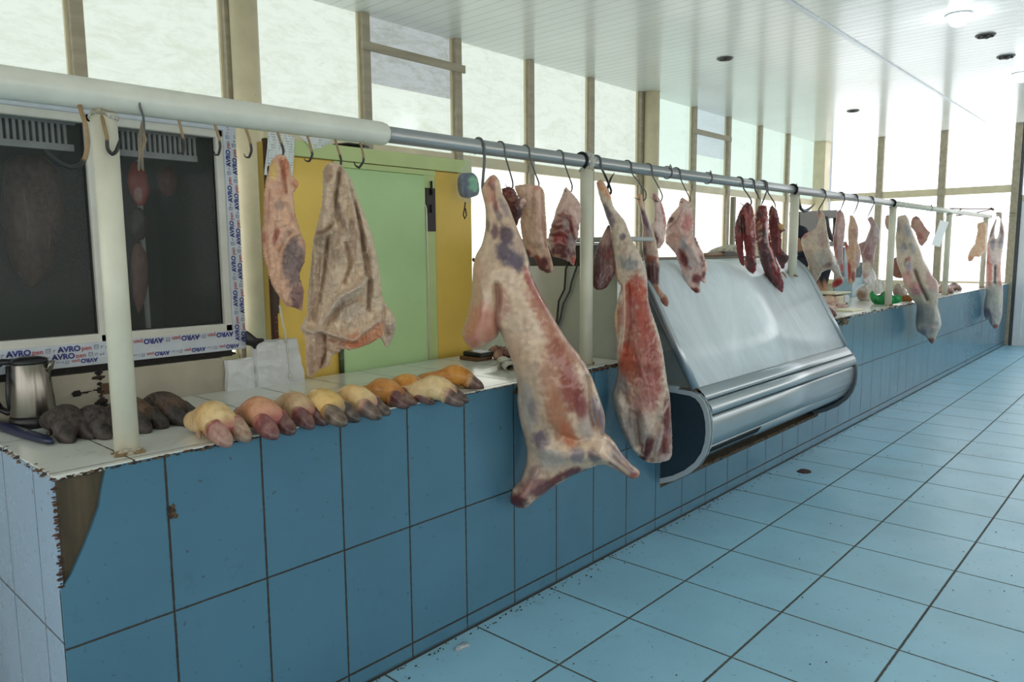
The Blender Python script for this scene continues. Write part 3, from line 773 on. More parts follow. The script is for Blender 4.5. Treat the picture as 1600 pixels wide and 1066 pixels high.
mb.box(0.985, 1.012, 0.794, 0.804, 1.05, 1.09, 0.002, lin((92, 66, 44))); mb.lump((0.905, 0.80, 1.066), (0.016, 0.006, 0.01), 3, lin((24, 20, 18)), 2)
mb.box(0.15, 1.5, 0.815, 0.95, 1.136, 1.172, 0, (0.012, 0.01, 0.008)); mb.build('cracked_filler', M_chip, None, 'black crumbling filler between cold cabinet and plaster wall', 'filler', kind='stuff', origin=(0.8, 0.84, 1.14))
def rough_block(name, x0, x1, y0, y1, z0, z1, label, seed, slant=0.0):
    bm = bmesh.new(); bmesh.ops.create_cube(bm, size=1.0); bmesh.ops.subdivide_edges(bm, edges=bm.edges[:], cuts=9, use_grid_fill=True)
    for v in bm.verts:
        u, w, k = v.co.x+0.5, v.co.y+0.5, v.co.z+0.5
        p = Vector((x0+u*(x1-x0)-slant*u*k, y0+w*(y1-y0), z0+k*(z1-z0)))
        d = noise.noise_vector(p*30+Vector((seed, 0, 0)))*0.006+noise.noise_vector(p*9+Vector((seed, 3, 0)))*0.006
        if k < 0.01: d.z = 0
        v.co = p+d
    return MB().bm(bm).build(name, M_block, None, label, 'masonry', origin=((x0+x1)/2, (y0+y1)/2, z0))
rough_block('plaster_block', 1.456, 1.575, 0.775, 0.80, H, 1.125, 'grey white plastered block under the right corner of the cold cabinet', 3)
rough_block('plaster_block', 1.578, 1.80, 0.755, 0.79, H, 1.19, 'brighter whitewashed block standing against the yellow partition', 8, 0.03)
yb = 0.76
cut('black_rag', [(384, 517), (392, 521), (401, 528), (411, 529), (413, 533), (404, 538), (398, 546), (392, 541), (384, 538)], [(395, 520, yb), (397, 530, yb), (400, 545, yb)], M_black, (16, 16, 18), 0.7, label='black rag hanging at the lower right corner of the cold cabinet', cat='rag', seed=3)

# ------------------------------------------------------------------ yellow and green cabinet
CY = 0.825
M_yel = mat_plain('yellow_paint', (232, 194, 88), 0.42, var=0.07, scale=4, bump=0.12, spots=((150, 110, 50), 22, 0.74))
M_grn = mat_plain('green_paint', (182, 214, 154), 0.4, var=0.05, scale=4, bump=0.1, spots=((110, 120, 80), 24, 0.76))
M_lgrn = mat_plain('pale_green_paint', (196, 212, 146), 0.42, var=0.06, scale=5)
cb = thing('partition', (2.3, CY, 0), 'yellow partition with a green door behind the near counter', 'partition')
MB().box(1.70, 2.92, CY+0.022, CY+0.07, 0, 2.03).build('body', M_yel, cb)
MB().box(1.722, 2.03, CY+0.002, CY+0.022, 0.2, 1.972, 0.002).build('yellow_panel', M_yel, cb)
MB().box(2.655, 2.918, CY+0.002, CY+0.022, 0.2, 1.972, 0.002).build('yellow_panel', M_yel, cb)
dr = MB().box(2.04, 2.572, CY-0.012, CY+0.02, 0.2, 1.945, 0.003).build('door', M_grn, cb)
MB().tube([(2.576, CY-0.012, 1.0), (2.58, CY-0.016, 1.4), (2.578, CY-0.014, 1.78), (2.572, CY-0.01, 1.80)], 0.004, 8).build('edge_trim', M_post, dr)
MB().box(2.578, 2.652, CY, CY+0.02, 0.2, 1.972, 0.002).build('door_frame', M_lgrn, cb)
MB().box(2.585, 2.650, CY-0.006, CY+0.004, 1.665, 1.885, 0.002).build('lock_plate', mat_plain('dark_brown_plate', (46, 34, 32), 0.5), cb)
MB().tube([(2.618, CY-0.012, 1.85), (2.618, CY-0.012, 1.92)], 0.006, 8).tube([(2.612, CY-0.014, 1.76), (2.612, CY-0.014, 1.80)], 0.005, 8).build('bolt', M_dark, cb)
MB().box(1.702, 2.92, CY-0.004, CY+0.03, 1.978, 2.046, 0.003).box(2.04, 2.655, CY-0.002, CY+0.02, 1.948, 1.974, 0.002).build('top_band', M_lgrn, cb)
MB().box(1.70, 1.72, CY-0.004, CY+0.03, 0.2, 2.04, 0.002).build('edge_strip', M_rust, cb)
mb = MB(); crumbs(mb, (1.712, CY-0.005, 1.1), (1.712, CY-0.005, 2.03), 0.014, 0.005, [(60, 40, 26), (190, 180, 160), (96, 60, 36)], 41, 0.008); mb.build('flaking_paint', M_chip, cb)
MB().tube([(2.035, CY-0.012, H), (2.035, CY-0.012, 1.12)], 0.0115, 12).build('corner_pipe', mat_plain('dark_green_pipe', (70, 84, 56), 0.35), cb)
mb = MB(); mb.box(2.45, 2.9, CY+0.02, CY+0.07, 2.04, 2.05).lump((2.2, CY+0.08, 2.06), (0.09, 0.06, 0.015), 2, None, 3, 0.2); mb.build('dark_lid', M_black, cb)
pr = MB(); q = at(740, 406, 'y', CY+0.001); pr.lump(q, (0.010, 0.003, 0.011), 2, lin((128, 60, 50)), 2, 0.3); q = at(716, 468, 'y', CY+0.001)
pr.build('red_mark', M_chip, cb)

def sheet(name, corners, label, cat, mat, curl=0.01, seed=0, n=8):
    """a sheet of paper with a slight curl, four corners given"""
    A, B_, C_, D_ = [np.array(c, float) for c in corners]; nrm = np.cross(B_-A, D_-A); nrm /= np.linalg.norm(nrm)
    vs = []; fs = []
    for th in (0, 0.0008):
        for j in range(n+1):
            for i in range(n+1):
                u, v = i/n, j/n; p = A*(1-u)*(1-v)+B_*u*(1-v)+C_*u*v+D_*(1-u)*v
                p = p+nrm*(th+curl*(noise.noise(Vector((u*1.7+seed, v*1.7, seed)))+0.5*v*v)); vs.append(p)
    m = (n+1)*(n+1)
    for j in range(n):
        for i in range(n):
            a = j*(n+1)+i; q = (a, a+1, a+n+2, a+n+1); fs.append(q); fs.append(tuple(m+k for k in reversed(q)))
    return MB().add(vs, fs, None, True).build(name, mat, None, label, cat, origin=A)
def paper_mat(name, c, ink, rows):
    t = NT(name)
    l = lines(t, t.xyz()[2], rows, 0.0, rows*0.5)
    n = t.ramp(t.noise(110, 3, 0.7, stretch=(1, 1, 0.25)), 0.48, 0.6)
    col = t.mix(t.m_('MULTIPLY', t.m_('MULTIPLY', l, n), 0.5), rgba(c), rgba(ink))
    return t.done(t.bsdf(col, 0.6))
M_paper = paper_mat('printed_paper', (222, 226, 224), (60, 60, 70), 0.011)
py_ = 0.816
sheet('paper_sheet', [at(419, 205, 'y', py_), at(460, 213, 'y', py_), at(458, 277, 'y', py_), at(414, 273, 'y', py_)], 'printed white sheet hanging at the left of the partition, behind the orange meat', 'paper', M_paper, 0.006, 1)
sheet('paper_sheet', [at(466, 211, 'y', py_), at(515, 218, 'y', py_), at(518, 228, 'y', py_), at(490, 232, 'y', py_-0.01)], 'crumpled paper scrap stuck on the green top band of the partition', 'paper', M_paper, 0.014, 4)
# cord and strap between block and orange meat
c0 = [at(437, 478, 'y', 0.74), at(441, 500, 'y', 0.74), at(446, 522, 'y', 0.74), at(448, 535, 'y', 0.745), at(451, 565, 'y', 0.75), at(453, 588, 'y', 0.75)]
mb = MB(); mb.tube(c0[:4], 0.0042, 8); 
for i in range(24):
    f = i/23*2.999; k = int(f); p = c0[k]*(1-(f-k))+c0[k+1]*(f-k); mb.lump(p, (0.005, 0.005, 0.004), i, None, 1, 0.3)
mb.tube(c0[3:], 0.0018, 6); mb.lump(c0[5], (0.006, 0.006, 0.011), 3, None, 2)
mb.build('twisted_cord', M_post, None, 'white twisted cord hanging down in front of the whitewashed block', 'cord', origin=c0[0])
q = [at(430, 455, 'y', 0.78), at(441, 455, 'y', 0.78), at(440, 490, 'y', 0.78), at(431, 493, 'y', 0.78)]
MB().prism([(p[0], p[2]) for p in q], 'y', 0.80, 0.815).build('leather_strap', mat_plain('brown_leather', (70, 48, 34), 0.6, bump=0.3), None, 'dark brown strap hanging behind the orange meat', 'strap', origin=q[0])

# plastic bag on the cupboard corner
bo = thing('plastic_bag', at(735, 245, 'y', 0.72), 'clear plastic bag with a blue and mint bundle hanging on the partition', 'bag')
M_clear = glass_mat('clear_plastic', (225, 228, 222), 0.14, 0.12, 0.2)
b1 = cut('bag_film', [(733, 246), (738, 252), (744, 272), (752, 290), (753, 305), (744, 316), (728, 318), (717, 311), (712, 296), (714, 276), (724, 258)], [(735, 246, 0.71), (735, 285, 0.71), (735, 316, 0.71)], M_clear, (230, 230, 225), 0.8, wob=2.2, ridges=[([(733, 248), (722, 285), (724, 312)], 2, 1.5), ([(735, 250), (745, 285), (742, 312)], 2, 1.5)], parent=None, label=None, cat=None, seed=4)
b2 = cut('bundle', [(720, 272), (738, 270), (746, 278), (749, 296), (746, 305), (730, 310), (719, 306), (715, 294), (715, 280)], [(735, 270, 0.712), (735, 290, 0.712), (735, 308, 0.712)], mat_attr('cloth_bundle', 0.7), (70, 92, 130), 0.36, wob=1.4, ridges=[([(727, 272), (727, 305)], 2, -2)], blobs=[(739, 283, 8, 8, 0, (126, 200, 168), 1.0), (740, 293, 8, 8, 0, (126, 200, 168), 1.0), (716, 290, 6, 18, 0, (54, 44, 46), 1), (723, 306, 8, 6, 0, (60, 66, 70), .9)], label=None, cat=None, seed=6)
for b in (b1, b2):
    w = LOC[b.name]-LOC[bo.name]; b.parent = bo; b.location = Vector(w)
mb = MB(); mb.tube([at(727, 316, 'y', 0.71), at(726, 325, 'y', 0.71), at(724, 336, 'y', 0.71), at(726, 342, 'y', 0.71), at(729, 336, 'y', 0.71), at(727, 325, 'y', 0.71)], 0.0035, 6).build('cord_tail', M_black, bo)
mb = MB(); mb.tube([at(733, 247, 'y', 0.715), at(733, 244, 'y', 0.76), at(733, 243, 'y', 0.797)], 0.003, 6).build('loop', M_post, bo)

# ------------------------------------------------------------------ kettle, knife and small things on the near counter
M_stain = mat_plain('brushed_steel', (136, 132, 124), 0.24, 0.95, var=0.08, scale=6, stretch=(14, 14, 0.3))
kx, ky = 0.742, 0.695
kt = thing('electric_kettle', (kx, ky, H), 'steel electric kettle with black lid and handle on the near counter', 'kettle')
MB().lathe([(0.068, 0.0), (0.070, 0.004), (0.070, 0.03), (0.066, 0.034)], (kx, ky, H), 36).build('base', M_black, kt)
MB().lathe([(0.066, 0.034), (0.0665, 0.04), (0.060, 0.12), (0.0535, 0.205), (0.052, 0.208)], (kx, ky, H), 40).build('body', M_stain, kt)
MB().lathe([(0.053, 0.208), (0.0535, 0.213), (0.05, 0.222), (0.03, 0.228), (0.005, 0.229)], (kx, ky, H), 36).build('lid', M_black, kt)
hd = np.array([-0.80, 0.60, 0])*1.0
hp = lambda r, z: (kx+hd[0]*r, ky+hd[1]*r, H+z)
MB().loft([(hp(0.045, 0.212), .014, .010), (hp(0.08, 0.214), .013, .011), (hp(0.105, 0.195), .012, .012), (hp(0.108, 0.12), .012, .012), (hp(0.10, 0.06), .012, .012), (hp(0.075, 0.045), .012, .010), (hp(0.06, 0.05), .012, .010)], 12).build('handle', M_black, kt)
MB().loft([(hp(0.066, 0.04), .010, .008), (hp(0.068, 0.10), .011, .009), (hp(0.060, 0.2), .011, .008)], 10).build('handle_spine', M_black, kt)
sp = lambda r, z, s=0: (kx-hd[0]*r, ky-hd[1]*r+s, H+z)
MB().loft([(sp(0.045, 0.165), .006, .004), (sp(0.058, 0.19), .014, .01), (sp(0.068, 0.212), .018, .007)], 12).build('spout', M_stain, kt)
# knife with a blue sheath
kn = thing('butcher_knife', at(40, 684, 'z', H+0.01), 'dark blue knife handle lying on the left end of the near counter', 'knife')
P = lambda px, py, z=0.012: at(px, py, 'z', H+z)
M_blue = mat_plain('navy_blue_plastic', (14, 27, 66), 0.4, var=0.1)
a_, b_ = P(-25, 657), P(82, 691)
pts = [a_+(b_-a_)*t for t in (0, 0.3, 0.6, 0.85, 0.95, 1.0)]
MB().loft([(pts[0], .016, .011), (pts[1], .018, .012), (pts[2], .019, .012), (pts[3], .017, .011), (pts[4], .012, .009), (pts[5], .004, .006)], 16, squareness=3).build('handle', M_blue, kn)
q0 = a_+(b_-a_)*0.62+np.array([0, 0, 0.0118]); u_ = (b_-a_)/np.linalg.norm(b_-a_)
MB().loft([(q0, .003, .0015), (q0+u_*0.02, .003, .0015)], 8).build('rivet_plate', M_stain, kn)
MB().loft([(a_-u_*0.0, .002, .018), (a_-u_*0.16, .0015, .014)], 8).build('blade', M_stain, kn)
# phone or wallet, minced meat on paper, newspaper
q = at(742, 562, 'z', H)
ph = thing('wallet', (q[0], q[1], H), 'brown wallet with a black pouch on top near the back of the counter', 'wallet')
MB().box(q[0]-0.055, q[0]+0.06, q[1]-0.07, q[1]+0.06, H, H+0.022, 0.006).build('brown_case', mat_plain('brown_case', (110, 70, 34), 0.35, var=0.25, scale=30), ph)
MB().box(q[0]-0.04, q[0]+0.06, q[1]-0.085, q[1]+0.05, H+0.022, H+0.045, 0.007).build('black_pouch', M_black, ph)
def lumps_pile(px, py, n, r, cols, name, label, cat, mat, seed, spread=(0.06, 0.05), ys=None):
    b = at(px, py, 'z', H); rr = random.Random(seed); mb = MB()
    for i in range(n):
        a = rr.uniform(0, 2*PI); d = math.sqrt(rr.random()); hgt = (1-d)*r*1.6
        s = r*rr.uniform(0.6, 1.1)
        mb.lump((b[0]+spread[0]*d*math.cos(a), b[1]+spread[1]*d*math.sin(a), H+s*0.75+hgt), s, rr.random()*80, lin(rr.choice(cols)), 2, 0.45)
    return mb.build(name, mat, None, label, cat, origin=(b[0], b[1], H))
F_meat = mat_flesh('moist_meat', 0.33, (24, 24, 6), 0.20, 0.25, 0.4, film=0.35)
F_lamb = mat_flesh('lamb_flesh', 0.3, (22, 22, 6), 0.11, 0.45, 0.3, film=0.14, coat_rough=0.12)
F_fat = mat_flesh('skin_and_fat', 0.38, (20, 20, 10), 0.16, 0.3, 0.4, film=0.25)
F_far = mat_flesh('far_meat', 0.38, (14, 14, 6), 0.16, 0.25, 0.3, film=0.25)
lumps_pile(778, 560, 16, 0.024, [(150, 100, 78), (120, 74, 58), (176, 132, 106)], 'meat_scraps', 'heap of brown meat scraps by the folded newspaper', 'meat', F_meat, 5, (0.07, 0.05))
M_news = paper_mat('newsprint', (196, 192, 178), (60, 58, 54), 0.008)
def roll(px, py, r, L, ang, name, label, mat):
    b = at(px, py, 'z', H); vs = []; fs = []; n = 40; d = np.array([math.cos(ang), math.sin(ang), 0]); w = np.array([-d[1], d[0], 0])
    prof = []
    for i in range(n+1):
        a = -0.7*PI+i/n*3.4*PI; rr_ = r*(1-0.25*i/n)
        prof.append((math.cos(a)*rr_*1.35, r*0.92+math.sin(a)*rr_*0.9))
    prof = [(-r*3.4, 0.004), (-r*2.2, 0.012)]+prof
    for e in (0, L):
        for (u, z) in prof: vs.append(b+d*e+w*u+np.array([0, 0, max(z, 0.001)]))
    m = len(prof); fs = [(i, i+1, m+i+1, m+i) for i in range(m-1)]
    o = MB().add(vs, fs, None, True).build(name, mat, None, label, 'newspaper', origin=b)
    sd = o.modifiers.new('thick', 'SOLIDIFY'); sd.thickness = 0.0015
    return o
roll(800, 583, 0.024, 0.26, math.radians(52), 'newspaper_roll', 'loosely rolled newspaper on the counter just left of the big carcass', M_news)
sheet('newspaper_sheet', [at(752, 577, 'z', H+0.012), at(812, 560, 'z', H+0.02), at(830, 545, 'z', H+0.10), at(790, 562, 'z', H+0.05)], 'folded newspaper sheet standing up behind the rolled newspaper', 'newspaper', M_news, 0.012, 8)

# ------------------------------------------------------------------ steel box with cables, left of the display case
M_sheet = mat_plain('dull_stainless', (186, 188, 186), 0.36, 0.55, var=0.12, scale=3.0, bump=0.12)
sc = thing('steel_cabinet', (3.2, 0.4, H), 'dull stainless box with a black top band left of the display case', 'cabinet')
MB().box(3.20, 3.44, 0.06, 0.705, H, 1.478, 0.004).build('body', M_sheet, sc)
MB().box(3.205, 3.44, 0.24, 0.70, 1.478, 1.60, 0.003).build('black_band', M_black, sc)
MB().box(3.18, 3.45, 0.0, 0.72, 1.606, 1.628, 0.004).build('top_board', mat_plain('grey_board', (160, 162, 160), 0.4), sc)
MB().box(3.195, 3.203, 0.06, 0.70, 1.588, 1.594).build('bright_strip', M_vent, sc)
for k, (xs, lb) in enumerate((([(889, 410), (884, 420), (882, 452), (873, 470), (870, 500), (868, 512), (862, 540)], 'black cable hanging in front of the stainless box, the left one'), ([(903, 412), (893, 440), (890, 455), (880, 475), (876, 495), (870, 512), (866, 540)], 'dark grey cable hanging in front of the stainless box, the right one'))):
    pt = [at(a, b, 'x', 3.185) for a, b in xs]
    MB().tube(pt, 0.0055, 8).build('power_cable', M_black if k == 0 else mat_plain('grey_rubber', (62, 64, 66), 0.5), None, lb, 'cable', origin=pt[0])

# ------------------------------------------------------------------ glass display case
dc = thing('display_case', (XB, 0.0, 0.245), 'curved glass meat display case set into the counter', 'display case')
M_caseg = mat_plain('satin_aluminium', (178, 186, 192), 0.3, 0.75, var=0.05, scale=3, stretch=(0.2, 3, 3))
M_casel = mat_plain('pale_grey_trim', (176, 188, 194), 0.35, var=0.05)
M_cased = mat_plain('dark_blue_grey_panel', (44, 58, 68), 0.22, var=0.1)
out = [(0.0, 0.262), (-0.09, 0.30), (-0.172, 0.35), (-0.235, 0.41), (-0.275, 0.475), (-0.294, 0.54), (-0.300, 0.60), (-0.296, 0.66), (-0.282, 0.72), (-0.258, 0.768), (-0.225, 0.798), (-0.18, 0.81), (-0.1, 0.812)]
inn = [(0.02, 0.285), (-0.075, 0.323), (-0.152, 0.370), (-0.212, 0.425), (-0.250, 0.485), (-0.268, 0.545), (-0.273, 0.60), (-0.269, 0.655), (-0.257, 0.708), (-0.236, 0.748), (-0.21, 0.773), (-0.175, 0.785), (-0.1, 0.788)]
side = out+[(0.2, 0.812), (0.76, 0.812), (0.76, 0.262)]
for xa, xb, s in ((XB, XB+0.022, 0), (5.885, 5.907, 1)):
    MB().prism(side, 'x', xa, xb).build('side_panel', M_cased, dc)
    ring = MB(); n = len(out)
    for xx in (xa-0.006, xb+0.006): ring.v += [(xx, p[0], p[1]) for p in out]+[(xx, p[0], p[1]) for p in inn]; ring.c += [(.5,.5,.5)]*(2*n)
    for i in range(n-1):
        for q in ((i, i+1, n+i+1, n+i), (2*n+i, 3*n+i, 3*n+i+1, 2*n+i+1), (i, 2*n+i, 2*n+i+1, i+1), (n+i, n+i+1, 3*n+i+1, 3*n+i)): ring.f.append(q); ring.sm.append(False)
    ring.build('rim', M_casel if s == 0 else mat_plain('dark_grey_trim', (92, 100, 106), 0.3), dc)
    MB().box(xa-0.006, xb+0.006, -0.1, 0.76, 0.788, 0.826, 0.005).build('top_ledge', M_casel, dc)
xl, xr = XB+0.028, 5.879
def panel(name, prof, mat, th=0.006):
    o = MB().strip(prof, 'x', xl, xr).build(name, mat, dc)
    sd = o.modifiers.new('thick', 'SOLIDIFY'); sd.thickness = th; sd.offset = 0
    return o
panel('top_rail', [(-0.195, 0.826), (-0.215, 0.818), (-0.240, 0.795), (-0.258, 0.768)], M_caseg)
panel('bumper', [(-0.252, 0.760), (-0.270, 0.752), (-0.284, 0.735), (-0.290, 0.715), (-0.286, 0.697), (-0.276, 0.690)], M_caseg, 0.010)
panel('front_panel', [(-0.272, 0.680), (-0.280, 0.665), (-0.282, 0.61), (-0.276, 0.56), (-0.262, 0.512)], M_caseg)
panel('lower_panel', [(-0.257, 0.506), (-0.222, 0.452), (-0.168, 0.408), (-0.10, 0.372), (-0.01, 0.345), (0.05, 0.335)], M_caseg)
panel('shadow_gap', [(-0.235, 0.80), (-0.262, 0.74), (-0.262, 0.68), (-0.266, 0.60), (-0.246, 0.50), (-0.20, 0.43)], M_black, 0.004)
gr = MB(); 
seg = lambda t: (-0.272+0.040*t*1.0-0.004, 0.478-0.066*t)
for row, (ta, tb_) in enumerate(((0.15, 0.85), (1.15, 1.75))):
    for i in range(44):
        x = 3.66+i*0.0145
        f = lambda t: (x+0.03*(1-t) if False else x, np.interp(t, [0, 1, 2], [-0.2605, -0.2260, -0.172]), np.interp(t, [0, 1, 2], [0.506, 0.450, 0.405]))
        gr.tube([f(ta), f(1.0 if row else tb_) if False else f((ta+tb_)/2), f(tb_)], 0.0036, 5)
gr.build('vent_slots', M_black, dc)
M_glass = None
def case_glass():
    t = NT('smeared_case_glass')
    n = t.noise(1.1, 5, 0.7, stretch=(1.6, 1.0, 1.0), dist=2.5)
    n2 = t.noise(1.0, 6, 0.75, stretch=(14.0, 2.0, 2.0), dist=1.5)
    sm = t.m_('ADD', t.m_('MULTIPLY', t.ramp(n, 0.35, 0.7), 0.2), t.m_('MULTIPLY', t.ramp(n2, 0.45, 0.7), 0.05))
    a = t.m_('ADD', 0.76, sm, clamp=True)
    b = t.bsdf(rgba((232, 242, 248)), 0.2, alpha=a, spec=0.35)
    return t.done(b)
M_glass = case_glass()
gp = [(-0.2, 0.824), (-0.06, 1.081), (0.075, 1.325), (0.105, 1.373), (0.145, 1.420), (0.19, 1.456), (0.25, 1.482), (0.318, 1.494), (0.42, 1.497)]
fg = panel('front_glass', gp, M_glass, 0.006)
MB().prism(gp[:8]+[(0.376, 1.38), (0.380, 1.24), (0.35, 1.09), (0.30, 0.99), (0.30, 0.826)], 'x', XB+0.004, XB+0.010).build('end_glass', glass_mat('clear_end_glass', (150, 165, 165), 0.16, 0.05, 0.25), dc)
MB().prism(gp[:8]+[(0.74, 1.494), (0.74, 0.826)], 'x', 5.893, 5.899).build('end_glass', glass_mat('clear_far_end_glass', (150, 165, 165), 0.2, 0.05, 0.2), dc)
for xa in (XB-0.004, 5.885):
    MB().loft([((xa+0.012, a, b), 0.014, 0.024) for a, b in gp], 8, squareness=4).build('glass_edge_trim', M_caseg, dc)
bk = [(0.318, 1.494), (0.365, 1.43), (0.384, 1.33), (0.384, 1.22), (0.365, 1.12), (0.335, 1.05), (0.30, 0.99), (0.26, 0.93)]
MB().loft([((XB+0.012, a, b), 0.006, 0.016) for a, b in bk], 10).build('curved_edge_band', mat_plain('greenish_glass_edge', (120, 150, 148), 0.15, var=0.05), dc)
MB().box(xl, xr, -0.19, 0.74, 0.80, 0.815).build('deck', mat_plain('tan_deck', (150, 132, 104), 0.5), dc)
MB().box(xl, xr, 0.735, 0.76, 0.80, 1.5).build('back_wall', mat_plain('grey_back', (168, 172, 170), 0.4), dc)
MB().box(xl, xr, 0.30, 0.70, 1.10, 1.108).build('inner_shelf', M_casel, dc)
MB().box(XB, 5.907, 0.36, 0.78, 1.494, 1.512, 0.004).build('top_shelf', mat_plain('worn_grey_shelf', (120, 112, 100), 0.5, spots=((80, 64, 48), 20, 0.6)), dc)
MB().box(XB+0.03, 5.88, 0.10, 0.75, 0.262, 0.80).build('plinth_body', M_cased, dc)

# axe and cloth on top of the case
yx = 0.46
ax = thing('axe', at(1110, 402, 'y', yx), 'axe with a brown wooden handle lying on top of the display case', 'axe')
mb = MB(); mb.tube([at(1078, 400.5, 'y', yx), at(1100, 399.8, 'y', yx), at(1136, 397.8, 'y', yx)], [0.019, 0.02, 0.022], 12); mb.build('handle', mat_plain('worn_handle_wood', (150, 108, 66), 0.5, var=0.2, scale=20, stretch=(0.3, 4, 4)), ax)
pz = [at(a, b, 'y', yx) for a, b in ((1127, 393), (1142, 393), (1153, 399), (1154, 403), (1136, 403), (1128, 400))]
MB().prism([(p[0], p[2]) for p in pz], 'y', yx-0.022, yx+0.022).build('head', mat_plain('old_axe_steel', (92, 88, 84), 0.4, 0.7, var=0.2), ax)
cut('folded_cloth', [(1104, 399), (1110, 391), (1122, 386), (1140, 382), (1156, 384), (1160, 399), (1140, 400)], [(1130, 384, 0.68), (1130, 392, 0.68), (1130, 400, 0.68)], mat_attr('off_white_cloth', 0.8), (214, 208, 190), 0.8, wob=1.5, label='off white cloth bundle behind the axe on the display case', cat='cloth', seed=9)
# ------------------------------------------------------------------ meat hooks
M_hook = mat_attr('hook_steel', 0.4, 0.1, 0.1)
TAN, BLK, STL = lin((150, 122, 84)), lin((26, 24, 24)), lin((96, 96, 94))
def hook(pix, label, cols, r=0.004, y=0.09, over=False, taper=True, group='meat hooks on the rail'):
    P_ = _spline(pix, 4, False)
    nP = len(P_)
    pts = [at(a, b, 'y', (y-0.034*(1-min(1, 1.3*i/nP))) if over else y) for i, (a, b) in enumerate(P_)]
    if not over: pts = [np.array([pts[0][0], RYL, zr(pts[0][0])-0.01])]+pts
    if over:
        x = pts[0][0]; z0 = zr(x); lead = []
        for a in np.linspace(-0.25*PI, 1.0*PI, 12): lead.append(np.array([x+0.012*(1-a/PI), RYL+0.034*math.cos(a), z0+0.034*math.sin(a)]))
        pts = lead+pts
    n = len(pts); rs = [r]*n
    if taper:
        for k in range(4): rs[n-1-k] = r*(0.25+0.2*k)
    mb = MB(); mb.tube(pts, rs, 8)
    m = len(mb.v); cs = []
    for i in range(n):
        t = i/(n-1); c = cols[0] if t < cols[2] else cols[1]; cs += [c]*8
    mb.c = cs
    return mb.build('meat_hook', M_hook, None, label, 'hook', group, origin=pts[0])
WH = 'hooks welded under the white pipe'
hook([(134, 196), (137, 222), (134, 244), (125, 259), (110, 262), (92, 254), (70, 234)], 'large open hook left of the nearest rail post, black point to the left', (TAN, BLK, 0.45), 0.0062, 0.04, group=WH)
hook([(167, 214), (168, 232), (175, 241), (182, 236), (187, 217)], 'black hook on the right side of the nearest rail post', (TAN, BLK, 0.15), 0.005, 0.045, group=WH)
hook([(219, 168), (224, 182), (225, 205), (222, 222), (219, 232)], 'wire S hook over the white pipe with a knotted wire bundle below', (STL, STL, .5), 0.0032, 0.085, True, False, group=WH)
mb = MB()
for k, (dx, ex) in enumerate(((-6, -4), (-2, -3), (2, 1), (5, 4), (7, 3))):
    mb.tube([at(222, 190+k*2, 'y', 0.05), at(222+dx, 218, 'y', 0.05), at(220+dx*0.4, 238, 'y', 0.05), at(220+ex, 264+k % 2*3, 'y', 0.05)], 0.0022, 6, TAN if k % 2 else lin((120, 116, 108)))
mb.build('wire_bundle', M_hook, None, 'bundle of thin twisted wires hanging from the S hook on the white pipe', 'wire', origin=at(222, 190, 'y', 0.05))
for pix, lb in (([(280, 190), (285, 210), (288, 226), (286, 238), (280, 240), (278, 236)], 'empty small hook under the white pipe in front of the dark right pane'),
                ([(336, 196), (342, 214), (344, 230), (341, 242), (336, 242), (334, 236)], 'empty small hook before the right frame of the cold cabinet'),
                ([(384, 201), (390, 218), (393, 235), (389, 246), (383, 245), (381, 240)], 'empty small hook under the white pipe in front of the cream round column'),
                ([(433, 205), (439, 222), (443, 236), (441, 246), (437, 247)], 'small hook under the white pipe carrying the orange meat'),
                ([(480, 211), (485, 228), (488, 242), (483, 252), (477, 251), (475, 247)], 'empty small hook under the white pipe between orange meat and tripe'),
                ([(523, 216), (529, 236), (533, 250), (532, 262), (530, 268)], 'small hook under the white pipe carrying the beige tripe'),
                ([(562, 220), (567, 238), (568, 252), (561, 262), (555, 258), (553, 252)], 'empty small hook under the white pipe just right of the tripe')):
    hook(pix, lb, (TAN, BLK, 0.5), 0.0042, 0.09, group=WH)
SH = 'S hooks over the steel pipe'
hook([(756, 226), (757, 250), (755, 275), (754, 292), (757, 302), (763, 303), (766, 296)], 'long plain S hook carrying the big carcass in front', (STL, STL, .5), 0.0062, 0.085, True, group=SH)
